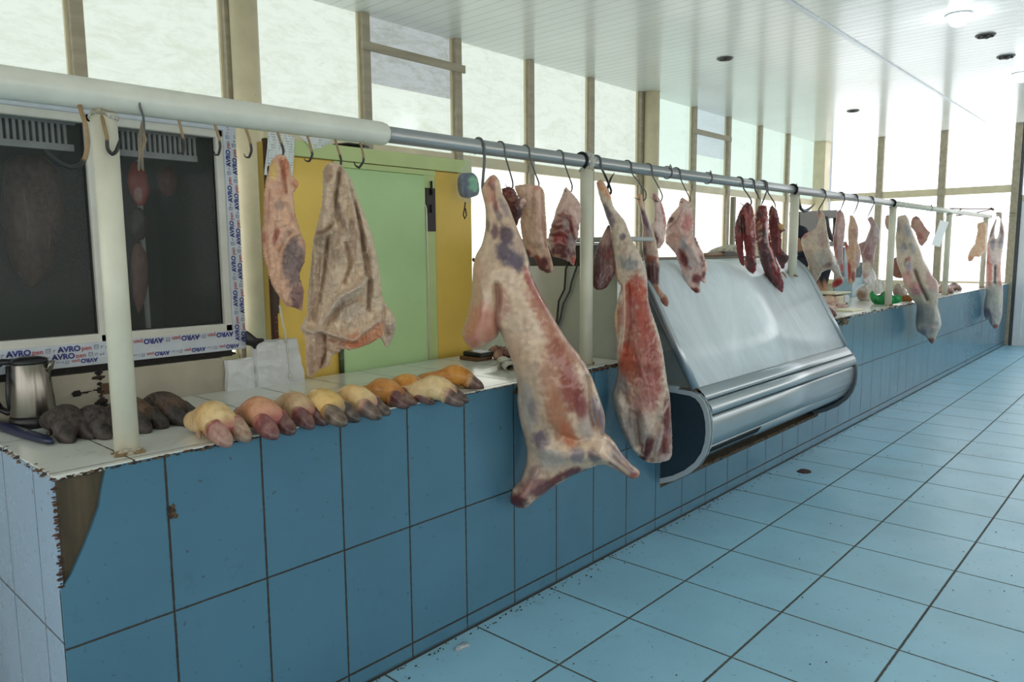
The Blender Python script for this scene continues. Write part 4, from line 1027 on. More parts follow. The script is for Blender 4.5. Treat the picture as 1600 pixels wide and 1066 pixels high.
for pix, lb in (([(790, 246), (796, 266), (801, 284), (801, 293), (795, 296), (789, 287)], 'S hook over the steel pipe carrying the dark red neck chunk'),
                ([(829, 250), (836, 270), (842, 286), (841, 294), (836, 299)], 'S hook over the steel pipe carrying the pale rind slab'),
                ([(882, 256), (889, 276), (894, 290), (893, 299), (888, 301), (880, 296)], 'S hook over the steel pipe carrying the short rib piece'),
                ([(988, 272), (999, 286), (1009, 300), (1009, 310), (1004, 314), (989, 308)], 'S hook over the steel pipe carrying the thin shank'),
                ([(1020, 276), (1029, 292), (1035, 306), (1033, 314), (1026, 315), (1016, 308)], 'S hook over the steel pipe carrying the narrow white breast'),
                ([(1064, 281), (1072, 298), (1078, 310), (1077, 316), (1069, 318), (1061, 314)], 'S hook over the steel pipe carrying the split shoulder'),
                ([(1162, 295), (1170, 306), (1174, 314), (1173, 320), (1166, 323), (1156, 317)], 'S hook over the steel pipe carrying the forked red strip'),
                ([(1198, 299), (1194, 310), (1190, 320), (1191, 326)], 'S hook over the steel pipe carrying the long red strip'),
                ([(1200, 301), (1207, 312), (1211, 319), (1211, 326), (1206, 328)], 'S hook over the steel pipe carrying the rear red strip with a tan edge'),
                ([(1291, 307), (1285, 318), (1279, 328), (1280, 333), (1286, 333)], 'S hook over the steel pipe carrying the pale shoulder cut'),
                ([(1320, 311), (1316, 322), (1312, 331), (1314, 335)], 'S hook over the steel pipe carrying the thin striped flank'),
                ([(1341, 316), (1337, 328), (1332, 336), (1333, 341)], 'S hook over the steel pipe carrying the long loin with a red end'),
                ([(1366, 318), (1360, 330), (1355, 341), (1357, 346)], 'S hook over the steel pipe carrying the purple shoulder'),
                ([(1180, 297), (1186, 309), (1190, 316)], 'second S hook crossing behind the hook of the long red strip')):
    hook(pix, lb, (STL, lin((60, 60, 60)), .7), 0.0036 if pix[0][0] < 1100 else 0.005, 0.085, True, group=SH)
hook([(940, 263), (948, 280), (955, 298), (953, 304), (949, 296), (954, 280), (960, 270)], 'S hook with a thick black point carrying the red second carcass', (STL, BLK, .45), 0.006, 0.085, True, group=SH)
hook([(1249, 318), (1251, 326), (1257, 330), (1264, 327), (1273, 319)], 'black hook on the rail post at the right end of the display case', (TAN, BLK, .2), 0.012, 0.07, False, group=WH)
mb = MB()
def wiretie(px, py, lb):
    p = at(px, py, 'y', 0.09); m_ = MB()
    m_.tube([(p[0]-0.01+0.02*k/14, RYL+0.034*math.cos(a), zr(p[0])+0.034*math.sin(a)) for k, a in enumerate(np.linspace(-0.3, 1.9*PI, 15))], 0.003, 6, STL)
    m_.tube([(p[0]-0.02, RYL-0.03, zr(p[0])+0.015), (p[0], RYL-0.02, zr(p[0])+0.042), (p[0]+0.035, RYL-0.01, zr(p[0])+0.03)], 0.003, 6, STL)
    m_.build('wire_tie', M_hook, None, lb, 'wire', 'wire ties around the steel pipe', origin=p)
for px, py in ((1042, 268), (1105, 277), (1240, 297), (1452, 325)): wiretie(px, py, 'loose wire tie wrapped around the steel pipe')

# ------------------------------------------------------------------ hanging meat
Y = lambda *a: list(a)
# orange brisket
cut('brisket', [(433, 243), (440, 241), (446, 244), (453, 256), (455, 272), (461, 278), (467, 287), (461, 298), (458, 302), (460, 320), (461.5, 334), (466, 350), (471, 366), (477.5, 384), (476, 408), (468, 428), (471, 442), (475, 455), (473, 472), (472, 486), (460, 481), (447, 478), (436, 463), (425.6, 447), (420, 430), (416, 416), (411, 398), (409, 371), (411, 345), (411.6, 320), (413, 300), (415, 282), (419, 270), (421, 259), (427, 247)],
    [(437, 243, 0.09), (440, 350, 0.09), (455, 486, 0.09)], F_fat, (206, 160, 130), 0.5, deep=1.04, res=1.6, wrinkle=1.6,
    blobs=[(427, 268, 7, 16, 0, (206, 172, 92), .9), (446, 264, 6, 18, 0, (188, 112, 72), .8), (461, 288, 6, 8, 0, (198, 124, 82), .8), (431, 368, 5, 16, 10, (150, 70, 52), .85), (414, 372, 5, 10, 0, (160, 84, 64), .7), (438, 322, 8, 10, 0, (136, 112, 98), .7), (458, 408, 20, 46, -8, (118, 92, 86), 1), (464, 465, 12, 22, 0, (122, 84, 78), 1), (420, 405, 7, 26, 0, (206, 158, 124), .8), (436, 300, 7, 10, 0, (196, 140, 110), .6), (456, 340, 8, 8, 0, (196, 142, 112), .8)],
    strokes=[([(440, 252), (443, 275), (447, 300)], 2.5, (150, 84, 60), .8), ([(470, 362), (452, 372), (440, 395), (436, 430), (446, 470)], 2.5, (206, 156, 122), .9), ([(450, 335), (446, 345), (458, 352)], 3, (214, 160, 124), .7), ([(421, 300), (418, 340), (417, 380), (423, 420)], 2, (150, 92, 68), .45)],
    ridges=[([(440, 250), (446, 300)], 4, -4), ([(470, 362), (452, 372), (440, 395), (436, 430), (446, 470)], 5, 3.5), ([(434, 350), (432, 385)], 5, -3), ([(446, 320), (452, 345)], 5, 3), ([(418, 300), (416, 390)], 4, 2.5)],
    wob=1.0, rough_edge=1.3, label='orange fatty brisket with a brown grey face, leftmost meat on the rail', seed=1)
# tripe
F_tripe = mat_flesh('fuzzy_tripe', 0.65, (50, 50, 30), 0.12, 0.05, 0.7, film=0.08)
cut('tripe', [(510, 256), (517, 254), (525, 254), (534, 259), (541, 268), (548, 279), (554, 295), (560, 313), (569, 334), (578, 357), (584, 380), (589, 400), (591, 415), (594, 435), (597, 463), (603, 476), (610, 484), (613, 490), (617, 497), (618.6, 510), (616, 522), (612, 532), (606, 543), (600, 538), (596, 529), (588, 531), (577, 538), (566, 542), (554, 546), (545, 547), (536, 545), (530, 550), (520, 555), (517, 562), (516, 569), (508, 574), (498, 579), (491, 586), (485, 591), (480, 586), (478, 570), (478, 557), (477, 540), (475, 526), (470, 513), (475, 502), (479, 492), (481, 465), (483, 439), (486, 412), (488, 389), (491, 370), (493, 361), (498, 341), (503, 320), (504, 300), (504, 282), (505, 266)],
    [(522, 254, 0.09), (535, 400, 0.085), (545, 590, 0.08)], F_tripe, (206, 182, 156), 0.55, res=1.9,
    blobs=[(513, 272, 9, 16, 0, (150, 122, 98), .7), (512, 375, 22, 14, 0, (158, 136, 114), .6), (550, 370, 12, 30, 0, (168, 142, 122), .5), (520, 400, 20, 20, 0, (170, 148, 128), .5), (565, 530, 32, 14, -12, (204, 134, 98), 1), (588, 515, 12, 14, 0, (206, 140, 104), .9), (610, 522, 10, 20, 0, (170, 150, 132), .9), (500, 545, 10, 36, 0, (176, 142, 120), .8), (525, 535, 14, 18, 0, (184, 148, 124), .7), (486, 560, 7, 30, 0, (160, 130, 110), .8), (545, 480, 26, 18, 0, (176, 160, 146), .6)],
    strokes=[([(532, 262), (528, 290), (524, 320), (526, 335)], 2.2, (112, 94, 78), .7), ([(528, 320), (533, 340), (537, 356)], 4, (112, 88, 74), .7), ([(545, 285), (556, 330), (566, 390), (571, 430)], 1.8, (138, 116, 98), .7), ([(495, 366), (510, 362), (520, 352)], 2, (126, 104, 88), .7), ([(571, 415), (576, 440), (574, 480)], 1.8, (130, 108, 90), .6), ([(500, 512), (530, 522), (552, 528), (566, 516), (592, 497)], 2.2, (206, 182, 160), .9), ([(470, 513), (490, 518), (500, 512), (512, 490), (532, 462), (560, 447), (572, 434)], 3.5, (196, 176, 158), .8), ([(508, 522), (509, 550), (500, 575)], 1.6, (130, 96, 80), .8), ([(490, 400), (488, 450), (484, 500)], 2, (140, 118, 100), .6)],  # dark strokes in the creases and pale ones on folds paint their shading
    ridges=[([(532, 262), (528, 290), (524, 320), (528, 345)], 4, -6), ([(540, 275), (552, 320), (560, 370), (560, 410)], 6, 6), ([(560, 318), (573, 365), (582, 410), (586, 460)], 5, 6), ([(571, 400), (577, 440), (575, 482)], 3.6, -6), ([(550, 300), (562, 350), (568, 392)], 2.4, -7), ([(512, 372), (508, 420), (500, 470)], 2.6, -7), ([(540, 380), (548, 410), (538, 440)], 3, -6), ([(515, 275), (510, 330), (505, 380)], 7, 4), ([(494, 366), (508, 362), (520, 350)], 3, -4), ([(495, 372), (510, 370), (522, 360)], 4, 4), ([(472, 510), (492, 516), (502, 508), (512, 490), (532, 462), (560, 447), (572, 434)], 5, 9), ([(510, 505), (532, 478), (560, 465)], 5, -6), ([(500, 512), (530, 522), (552, 528), (566, 516), (592, 497)], 4, 7), ([(505, 522), (535, 535), (556, 536)], 4, -5), ([(545, 500), (540, 470)], 4, 4), ([(508, 522), (509, 550), (500, 575)], 3, -5), ([(492, 525), (492, 560), (487, 585)], 5, 5), ([(600, 480), (596, 500), (606, 520)], 4, -5), ([(540, 340), (545, 370), (530, 400), (520, 440)], 5, 4), ([(488, 395), (484, 450), (480, 495)], 5, 5), ([(500, 400), (497, 450), (492, 495)], 4, -5)],
    wob=1.5, rough_edge=1.8, rk=1.35, wrinkle=5.0, label='beige fuzzy tripe draped in folds before the green door', seed=2)
# big carcass
cut('lamb_carcass', [(766, 275), (772, 273), (777, 277), (781, 284), (784, 300), (788, 308), (793, 317), (799, 332), (805, 348), (810, 361), (815.5, 374), (822, 392), (827, 410), (828, 422), (836, 442), (846, 463), (857, 482), (868, 502), (879, 520), (890, 536), (903, 552), (914.6, 568), (924, 588), (931.7, 607), (939, 628), (944.5, 646), (946, 662), (945, 676), (953, 683), (961, 692), (967, 702), (977, 715), (987, 726), (996, 733), (1000, 739), (996, 747), (985, 748), (976, 743), (967, 737), (958, 732), (949, 728), (942, 725), (935, 726), (926, 729), (918, 732), (906, 737), (894, 742), (882, 750), (870, 757), (858, 766), (845, 775), (833, 785), (825, 792), (816, 795), (805, 792), (798, 786), (797, 777), (801, 765), (807, 757), (813, 750), (818, 736), (822, 722), (823, 703), (819, 683), (813.5, 663), (810, 645), (808, 625), (809, 610), (807, 594), (803, 576), (797, 556), (789, 536), (781, 518), (778, 525), (772, 531), (763, 537), (755, 543), (746, 547), (736, 544), (727, 536), (722, 523), (724, 510), (729, 497), (733, 480), (736, 461), (738, 442), (739, 420), (741, 408), (744, 398), (752, 384), (756, 370), (758.5, 356), (759, 335), (757.5, 320), (754, 306), (752, 295), (756, 287), (760, 281)],
    [(770, 275, 0.055), (785, 340, 0.02), (795, 420, -0.08), (850, 560, -0.17), (880, 680, -0.19), (880, 790, -0.18)], F_lamb, (214, 190, 168), 0.8, res=2.3, deep=1.22,
    blobs=[(766, 300, 8, 22, 0, (196, 142, 118), .7), (768, 285, 6, 10, 30, (184, 120, 104), .7), (775, 322, 5, 14, -15, (178, 120, 104), .6), (779, 335, 5, 16, -20, (130, 116, 124), .7), (774, 362, 6, 13, 0, (132, 100, 104), .95), (793, 368, 12, 17, -20, (106, 84, 96), .95), (790, 394, 14, 20, -15, (112, 98, 114), .95), (808, 408, 13, 17, -20, (108, 96, 112), .95), (763, 352, 4, 10, 0, (110, 84, 90), .8), (788, 325, 5, 18, -25, (140, 128, 140), .6), (812, 385, 8, 14, 0, (196, 168, 156), .6), (742, 440, 14, 50, 4, (216, 176, 158), .6), (752, 505, 28, 36, 20, (214, 160, 142), .9), (736, 530, 16, 14, 0, (208, 146, 132), .8), (772, 520, 14, 16, 0, (204, 150, 132), .7), (790, 470, 12, 26, -15, (178, 134, 118), .6), (824, 430, 6, 16, -15, (176, 92, 84), .8), (848, 490, 12, 50, -30, (180, 124, 104), .8), (838, 455, 7, 30, -28, (170, 92, 82), .7), (880, 545, 14, 30, -35, (176, 120, 104), .6), (872, 555, 16, 40, -25, (158, 88, 72), .75), (890, 600, 20, 36, -15, (148, 70, 60), .9), (905, 625, 12, 26, -10, (134, 60, 60), .85), (860, 590, 16, 40, -15, (178, 128, 104), .7), (870, 640, 18, 40, -15, (176, 122, 92), .85), (886, 668, 12, 24, -25, (190, 118, 86), .8), (826, 630, 12, 40, -8, (196, 186, 176), .9), (845, 678, 14, 15, 0, (128, 112, 124), .9), (832, 630, 7, 16, 0, (158, 146, 150), .6), (932, 640, 9, 30, -12, (170, 160, 164), .9), (938, 655, 6, 22, -8, (120, 88, 96), .7), (915, 660, 12, 20, 0, (190, 176, 172), .7), (860, 705, 24, 20, 0, (190, 180, 172), .8), (900, 700, 14, 13, 0, (138, 126, 138), .8), (926, 704, 10, 15, -30, (122, 98, 106), .7), (890, 732, 20, 9, -16, (112, 44, 44), 1), (868, 743, 16, 7, -25, (126, 50, 46), .9), (832, 755, 26, 16, -35, (142, 96, 98), .8), (850, 760, 22, 14, -35, (112, 66, 70), .85), (810, 780, 17, 14, 0, (108, 34, 34), 1), (836, 730, 16, 8, -50, (136, 110, 112), .6), (960, 710, 16, 12, 40, (190, 180, 176), .6), (990, 742, 10, 8, 0, (172, 86, 66), .85), (805, 545, 10, 20, 0, (206, 176, 156), .5)],
    strokes=[([(957, 708), (975, 726), (990, 737)], 3, (108, 76, 90), .75), ([(950, 716), (968, 732), (980, 742)], 2.5, (98, 60, 66), .7), ([(952, 690), (972, 712), (988, 732)], 2.5, (140, 124, 138), .8), ([(778, 445), (780, 470), (776, 500), (781, 520)], 2.5, (156, 104, 92), .7), ([(832, 440), (860, 490), (890, 540), (915, 580)], 2, (190, 130, 120), .5), ([(908, 560), (920, 600), (920, 640), (926, 660)], 2.2, (120, 84, 84), .6), ([(772, 288), (774, 310), (776, 330)], 2.2, (140, 70, 62), .6), ([(766, 288), (770, 296)], 2.5, (90, 78, 78), .8), ([(930, 650), (940, 672), (950, 684)], 2, (196, 150, 128), .6), ([(838, 770), (870, 748), (900, 735), (918, 730)], 2, (92, 44, 48), .8)],
    ridges=[([(778, 445), (780, 470), (777, 500), (782, 522)], 5, -9), ([(758, 450), (757, 490), (745, 525)], 13, 9), ([(795, 370), (800, 400)], 14, 6), ([(840, 560), (860, 640)], 22, 7), ([(885, 600), (895, 650)], 16, 5), ([(918, 590), (922, 630), (928, 662)], 5, -8), ([(935, 625), (940, 670)], 7, 4), ([(845, 690), (890, 700), (930, 695)], 14, 7), ([(880, 672), (900, 680), (915, 676)], 5, -4), ([(930, 700), (965, 722), (990, 740)], 9, 6), ([(835, 735), (815, 770)], 10, 5), ([(770, 290), (774, 325)], 3, -3)],
    push=[(985, 735, 40, 30, -0.06), (812, 775, 30, 26, -0.06), (750, 510, 30, 50, -0.03)],
    wob=0.8, label='big pale lamb carcass hanging in front of the counter, the leftmost whole carcass', seed=3)
# pieces behind the big carcass
cut('neck_chunk', [(784, 296), (790, 293), (797, 292), (804, 297), (808, 304), (811, 310), (818, 308), (823, 314), (822, 322), (818, 324), (816, 334), (811, 343), (808, 352), (804, 354), (799, 339), (793, 328), (789, 318), (785, 306)], [(795, 293, 0.09), (802, 320, 0.1), (806, 353, 0.1)], F_meat, (112, 50, 44), 0.9,
    blobs=[(818, 316, 6, 10, 10, (206, 180, 166), 1), (792, 302, 6, 6, 0, (146, 62, 50), .8), (806, 335, 7, 14, 10, (84, 34, 34), .9), (800, 312, 5, 4, 0, (190, 150, 126), .7)], wob=1.2, rough_edge=1.0, label='dark red neck chunk with a white bone knob behind the big carcass', seed=4)
cut('rind_slab', [(804, 291), (812, 289), (824, 288), (835, 289), (844, 291), (849, 297), (851, 306), (852, 325), (854, 353), (855, 379), (860, 398), (864, 414), (863, 425), (855, 427), (849, 424), (843, 421), (838, 412), (834, 403), (829, 402), (824, 400), (821, 391), (818, 381), (815, 364), (813, 347), (814, 330), (814, 322), (810, 308), (806, 298)], [(825, 289, 0.09), (835, 350, 0.09), (850, 426, 0.09)], F_fat, (204, 172, 150), 0.42,
    blobs=[(838, 294, 8, 5, 0, (206, 150, 136), .6), (830, 345, 10, 30, 0, (206, 178, 152), .5), (846, 340, 6, 40, 0, (196, 158, 138), .6), (824, 396, 7, 6, 0, (112, 52, 44), 1), (848, 412, 12, 12, 20, (104, 48, 42), 1), (852, 424, 9, 5, 0, (96, 44, 40), 1), (838, 404, 6, 6, 0, (120, 60, 50), .9), (840, 384, 10, 6, 0, (160, 138, 118), .6)],
    strokes=[([(846, 300), (847, 350), (852, 385)], 1.6, (168, 128, 108), .7), ([(816, 350), (824, 376), (836, 392)], 1.5, (170, 134, 106), .6)], ridges=[([(847, 300), (848, 350), (852, 385)], 3, -2.5), ([(838, 300), (838, 360)], 6, 2)], wob=0.8, rough_edge=.6, label='long pale rind slab with a dark red cut end, just right of the big carcass', seed=5)
cut('rib_piece', [(884, 292), (889, 297), (895, 303), (902, 312), (907.6, 320), (908, 330), (907, 340), (905, 355), (903, 370), (900, 380), (899, 390), (900, 400), (899, 408), (896, 415), (891, 411), (885, 407), (877, 404), (868, 402), (863, 400), (859, 390), (856, 380), (857, 372), (858, 364), (862, 350), (866, 339), (869, 327), (874, 315), (878, 306), (881, 297)], [(885, 293, 0.09), (883, 350, 0.09), (885, 414, 0.09)], F_fat, (206, 178, 166), 0.5,
    blobs=[(881, 366, 22, 30, 8, (116, 44, 42), 1), (880, 395, 22, 12, 0, (96, 38, 38), 1), (884, 350, 6, 10, 0, (164, 152, 148), .8), (893, 378, 5, 16, 0, (150, 138, 136), .8), (874, 372, 8, 7, 0, (150, 46, 42), .8), (897, 408, 5, 7, 0, (190, 96, 84), .8), (870, 400, 6, 3, 0, (190, 150, 130), .8), (868, 320, 4, 22, 12, (208, 160, 130), .6)],
    strokes=[([(870, 352), (882, 348), (888, 358)], 1.6, (190, 160, 150), .8), ([(866, 362), (878, 360), (888, 368)], 1.6, (190, 150, 140), .7), ([(862, 382), (874, 378), (884, 384)], 1.4, (176, 130, 124), .7), ([(872, 336), (890, 340), (900, 372)], 1.6, (126, 46, 44), .9), ([(898, 330), (903, 350)], 1.5, (226, 206, 198), .6)], ridges=[([(872, 336), (890, 341), (899, 372)], 3, 3), ([(868, 352), (886, 352)], 2.5, 2), ([(864, 366), (886, 366)], 2.5, 2), ([(862, 382), (884, 383)], 2.5, 2)], wob=1.0, rough_edge=1.2, label='short rib piece with red ribs showing, left of the second rail post', seed=6)
# second carcass and its neighbour
cut('flank_cut', [(950, 352), (956, 356), (962, 368), (966, 395), (965, 420), (957, 436), (948, 449), (940, 453), (932, 453), (926, 446), (924, 430), (927, 405), (932, 388), (940, 371)], [(952, 353, 0.09), (948, 400, 0.075), (938, 453, 0.07)], F_meat, (122, 84, 84), 0.6,
    blobs=[(948, 372, 10, 16, 20, (190, 158, 150), .9), (950, 398, 6, 10, 0, (134, 38, 38), .95), (934, 420, 8, 30, 0, (92, 58, 62), .8), (958, 410, 5, 30, 0, (176, 140, 132), .7)], strokes=[([(940, 400), (938, 448)], 1.6, (176, 150, 144), .5)], wob=1, label='dark red flank cut behind the red second carcass', seed=7)
cut('mutton_carcass', [(932, 286), (936, 282), (940.6, 281), (945, 287), (949, 294), (954, 306), (959, 324), (967, 334), (976, 345), (982, 360), (988, 375), (996, 390), (1003, 405), (1008, 419), (1011, 432), (1012, 450), (1013, 468), (1017, 485), (1023, 502), (1030, 524), (1035.5, 547), (1039, 572), (1042.6, 598), (1046, 615), (1048, 632), (1049, 655), (1050, 680), (1050, 710), (1046, 718), (1040, 721), (1027, 723), (1014, 723), (1004, 719), (997, 713), (988, 702), (980, 690), (972, 679), (965, 658), (958, 637), (956, 625), (957, 614), (962, 595), (966, 575), (964, 560), (962, 547), (964, 534), (961, 512), (960, 491), (963, 478), (967, 462), (970, 448), (963, 436), (960, 414), (957, 392), (955, 372), (953, 355), (947, 337), (942, 322), (938, 311), (935, 301)],
    [(940, 282, 0.06), (960, 340, 0.03), (985, 420, -0.05), (1000, 540, -0.15), (1005, 720, -0.17)], F_meat, (208, 194, 178), 0.72, res=2.0,
    blobs=[(938, 290, 6, 10, -20, (206, 150, 110), .8), (950, 302, 6, 12, -20, (208, 146, 84), .7), (946, 330, 7, 14, -20, (96, 84, 100), .85), (953, 343, 8, 14, -20, (126, 116, 130), .8), (973, 370, 5, 6, 0, (86, 76, 100), .8), (985, 412, 12, 12, 0, (150, 152, 156), .85), (972, 408, 8, 12, 0, (170, 170, 170), .6), (960, 450, 9, 30, 0, (224, 196, 172), .8), (994, 455, 20, 26, 0, (176, 86, 68), .95), (985, 490, 22, 30, 0, (178, 112, 108), .8), (1006, 500, 14, 40, -8, (172, 82, 66), .9), (1000, 550, 34, 40, 0, (168, 84, 70), .85), (978, 560, 14, 24, 0, (196, 104, 78), .8), (985, 580, 20, 18, 0, (182, 112, 88), .7), (1022, 560, 12, 40, -8, (160, 76, 64), .7), (1015, 600, 20, 30, 0, (160, 74, 70), .8), (990, 612, 18, 16, 0, (170, 118, 100), .6), (1005, 630, 22, 20, 0, (172, 120, 118), .6), (972, 600, 10, 20, 0, (156, 142, 144), .7), (968, 640, 12, 30, 0, (200, 188, 176), .9), (985, 670, 12, 34, -8, (168, 156, 152), .9), (1008, 660, 16, 22, 10, (198, 182, 172), .8), (962, 500, 7, 36, 0, (222, 190, 162), .85), (1042, 650, 8, 34, 0, (116, 36, 38), 1), (1036, 690, 14, 26, 0, (132, 62, 62), .9), (1012, 692, 10, 20, 10, (112, 52, 54), 1), (1004, 714, 9, 6, 0, (112, 44, 44), 1), (1040, 712, 12, 8, 0, (206, 186, 180), .85), (1028, 685, 5, 24, 15, (208, 198, 194), .85), (1022, 716, 12, 4, 0, (196, 168, 160), .8), (966, 545, 4, 10, 0, (150, 50, 44), .8)],
    strokes=[([(974, 445), (976, 480), (974, 520), (966, 560)], 2, (226, 200, 178), .8), ([(985, 440), (987, 460)], 3, (190, 104, 76), .7), ([(1000, 440), (1002, 466)], 3, (196, 112, 84), .7), ([(992, 520), (1000, 560), (1012, 600), (1018, 640)], 1.6, (216, 170, 160), .6), ([(1010, 520), (1016, 570), (1024, 610)], 1.4, (206, 150, 140), .5), ([(965, 480), (967, 500), (964, 520)], 1.6, (168, 84, 64), .7), ([(1005, 700), (1010, 670), (1030, 650), (1044, 625)], 1.6, (206, 190, 182), .8), ([(995, 640), (1000, 690)], 2, (130, 104, 108), .6), ([(955, 360), (958, 390), (962, 420)], 1.2, (80, 40, 44), .7)],
    ridges=[([(974, 445), (976, 480), (974, 525), (966, 560)], 4, 4), ([(980, 445), (983, 500), (978, 540)], 4, -3), ([(1000, 480), (1005, 560)], 16, 5), ([(965, 620), (975, 665), (990, 700)], 8, 6), ([(992, 640), (998, 690)], 4, -5), ([(1005, 640), (1012, 668)], 10, 5), ([(1030, 650), (1022, 690), (1016, 715)], 4, -4), ([(1044, 640), (1040, 700)], 5, 3), ([(985, 390), (1000, 430)], 12, 4)],
    wob=1.0, rough_edge=0.8, label='red streaked mutton carcass hanging in front of the left end of the display case', seed=8)
cut('shank', [(995, 305), (999, 303), (1003, 304), (1004, 312), (1006, 322), (1011, 338), (1016, 354), (1022, 370), (1027, 386), (1029, 400), (1031, 415), (1030, 430), (1030, 444), (1031, 450), (1036, 457), (1042, 462), (1045, 470), (1044, 478), (1040, 485), (1035, 486), (1031, 476), (1026, 466), (1020, 456), (1014, 444), (1011, 430), (1008, 412), (1004, 396), (1003, 378), (1004, 358), (1002, 340), (999, 326), (996, 315)], [(999, 304, 0.085), (1015, 380, 0.085), (1035, 485, 0.06)], F_meat, (206, 184, 168), 0.9,
    blobs=[(998, 312, 5, 10, 0, (216, 172, 140), .8), (1009, 345, 5, 20, -18, (112, 90, 108), .9), (1014, 364, 5, 10, -15, (150, 140, 152), .6), (1018, 405, 9, 7, 0, (170, 96, 76), .8), (1020, 428, 14, 22, 0, (96, 50, 50), 1), (1006, 392, 4, 8, 0, (126, 112, 124), .7), (1022, 454, 8, 8, 0, (176, 118, 92), .9), (1038, 474, 9, 12, 0, (152, 92, 72), 1)], strokes=[([(1022, 412), (1024, 445)], 1.2, (196, 170, 166), .6), ([(1016, 415), (1018, 440)], 1, (180, 150, 146), .4)], ridges=[([(1038, 472)], 8, 4)], wob=.8, label='thin dark red shank with a brown knob at its foot, right of the mutton carcass', seed=9)
cut('breast_strip', [(1018, 301), (1023, 302), (1029, 308), (1033, 315), (1036, 323), (1039, 335), (1041, 348), (1040, 363), (1038, 377), (1034, 384), (1029, 389), (1026, 383), (1025, 375), (1021, 364), (1018, 354), (1021, 345), (1023, 336), (1023, 325), (1022, 316)], [(1025, 303, 0.09), (1031, 345, 0.09), (1030, 388, 0.09)], F_fat, (222, 198, 190), 0.45,
    blobs=[(1036, 325, 4, 14, -8, (178, 86, 84), .8), (1039, 345, 3, 14, 0, (196, 120, 112), .7), (1025, 372, 5, 12, 0, (96, 44, 48), .95), (1023, 310, 4, 8, 0, (140, 70, 66), .7), (1029, 345, 6, 30, 0, (228, 208, 202), .7)], strokes=[([(1023, 320), (1024, 345)], 1.2, (140, 60, 60), .7)], wob=.6, rough_edge=.6, label='narrow white breast strip with a red edge between the thin shank and the split shoulder', seed=10)
cut('split_shoulder', [(1062, 312), (1066, 309), (1070, 311), (1074, 314), (1078, 316), (1080, 325), (1083, 336), (1084, 350), (1083, 364), (1088, 374), (1092, 383), (1098, 395), (1103, 407), (1105, 418), (1104, 426), (1102, 432), (1103, 441), (1099, 442), (1095, 439), (1094, 448), (1094, 456), (1086, 459), (1079, 458), (1073, 455), (1074, 449), (1071, 444), (1069, 436), (1066, 427), (1064, 419), (1059, 407), (1055, 396), (1047, 387), (1040, 379), (1040, 366), (1041, 353), (1046, 340), (1053, 331), (1060, 323), (1061, 317)], [(1068, 310, 0.09), (1075, 380, 0.08), (1088, 458, 0.06)], F_fat, (212, 180, 168), 0.6,
    blobs=[(1047, 344, 7, 5, -35, (96, 40, 40), .95), (1074, 350, 10, 14, 0, (200, 130, 128), .8), (1070, 325, 8, 8, 0, (216, 194, 186), .8), (1055, 372, 14, 8, 0, (206, 162, 146), .7), (1068, 382, 6, 13, -10, (156, 156, 156), .9), (1068, 405, 8, 16, -25, (110, 40, 42), .95), (1079, 400, 5, 18, -10, (190, 176, 172), .8), (1088, 376, 3, 14, -20, (92, 54, 56), .8), (1096, 408, 5, 12, -25, (120, 62, 64), .85), (1086, 398, 5, 20, -25, (214, 196, 192), .8), (1082, 416, 8, 10, 0, (212, 198, 194), .8), (1089, 436, 9, 8, 0, (126, 58, 62), 1), (1084, 454, 11, 5, 0, (116, 30, 32), 1), (1074, 436, 6, 10, 0, (206, 192, 188), .8), (1100, 430, 4, 7, 0, (110, 36, 38), .9)],
    strokes=[([(1046, 356), (1058, 345), (1066, 330)], 1.3, (140, 74, 70), .6), ([(1044, 366), (1060, 358), (1068, 340)], 1.3, (226, 200, 190), .7), ([(1062, 390), (1068, 410), (1080, 420)], 2, (128, 40, 42), .7)], ridges=[([(1046, 356), (1058, 345), (1066, 330)], 3, 3), ([(1062, 392), (1070, 412)], 5, -4), ([(1080, 385), (1092, 410)], 5, 3), ([(1044, 368), (1062, 360)], 3, 3)], wob=1.2, rough_edge=1.2, label='split shoulder marbled white and red, hanging before the left part of the case glass', seed=11)
F_beef = mat_flesh('dark_beef', 0.3, (26, 26, 8), 0.14, 0.22, 0.6, film=0.03, coat_rough=0.1)
RED = (142, 26, 26)
cut('beef_strip', [(1167, 316), (1171, 318), (1175, 322), (1178, 333), (1179, 345), (1181, 360), (1181, 372), (1180, 385), (1181.5, 400), (1182, 412), (1181, 423), (1176, 428), (1170, 424), (1165, 418), (1164, 408), (1165, 398), (1163, 384), (1162, 376), (1161, 386), (1162, 400), (1164, 412), (1162, 416), (1158, 413), (1155, 407), (1152, 396), (1150, 384), (1148, 374), (1147, 364), (1146, 360), (1148, 353), (1151, 343), (1155, 332), (1160, 323)], [(1168, 317, 0.09), (1165, 370, 0.09), (1172, 427, 0.09)], F_beef, RED, 0.6,
    blobs=[(1158, 350, 8, 16, 0, (88, 26, 28), .8), (1167, 342, 5, 12, 0, (168, 60, 58), .6), (1176, 352, 4, 16, 0, (160, 48, 48), .7), (1172, 412, 6, 14, 0, (92, 26, 30), .7), (1165, 412, 3, 8, 0, (196, 150, 130), .6), (1150, 370, 3, 10, 0, (140, 80, 56), .6)], strokes=[([(1172, 345), (1173, 368)], 1.4, (176, 120, 112), .6)], ridges=[([(1168, 325), (1172, 360), (1175, 410)], 4, 3), ([(1160, 340), (1162, 372)], 3, -3)], wob=1.3, rough_edge=1.2, label='forked dark red beef strip, left one of the three above the display case', seed=12)
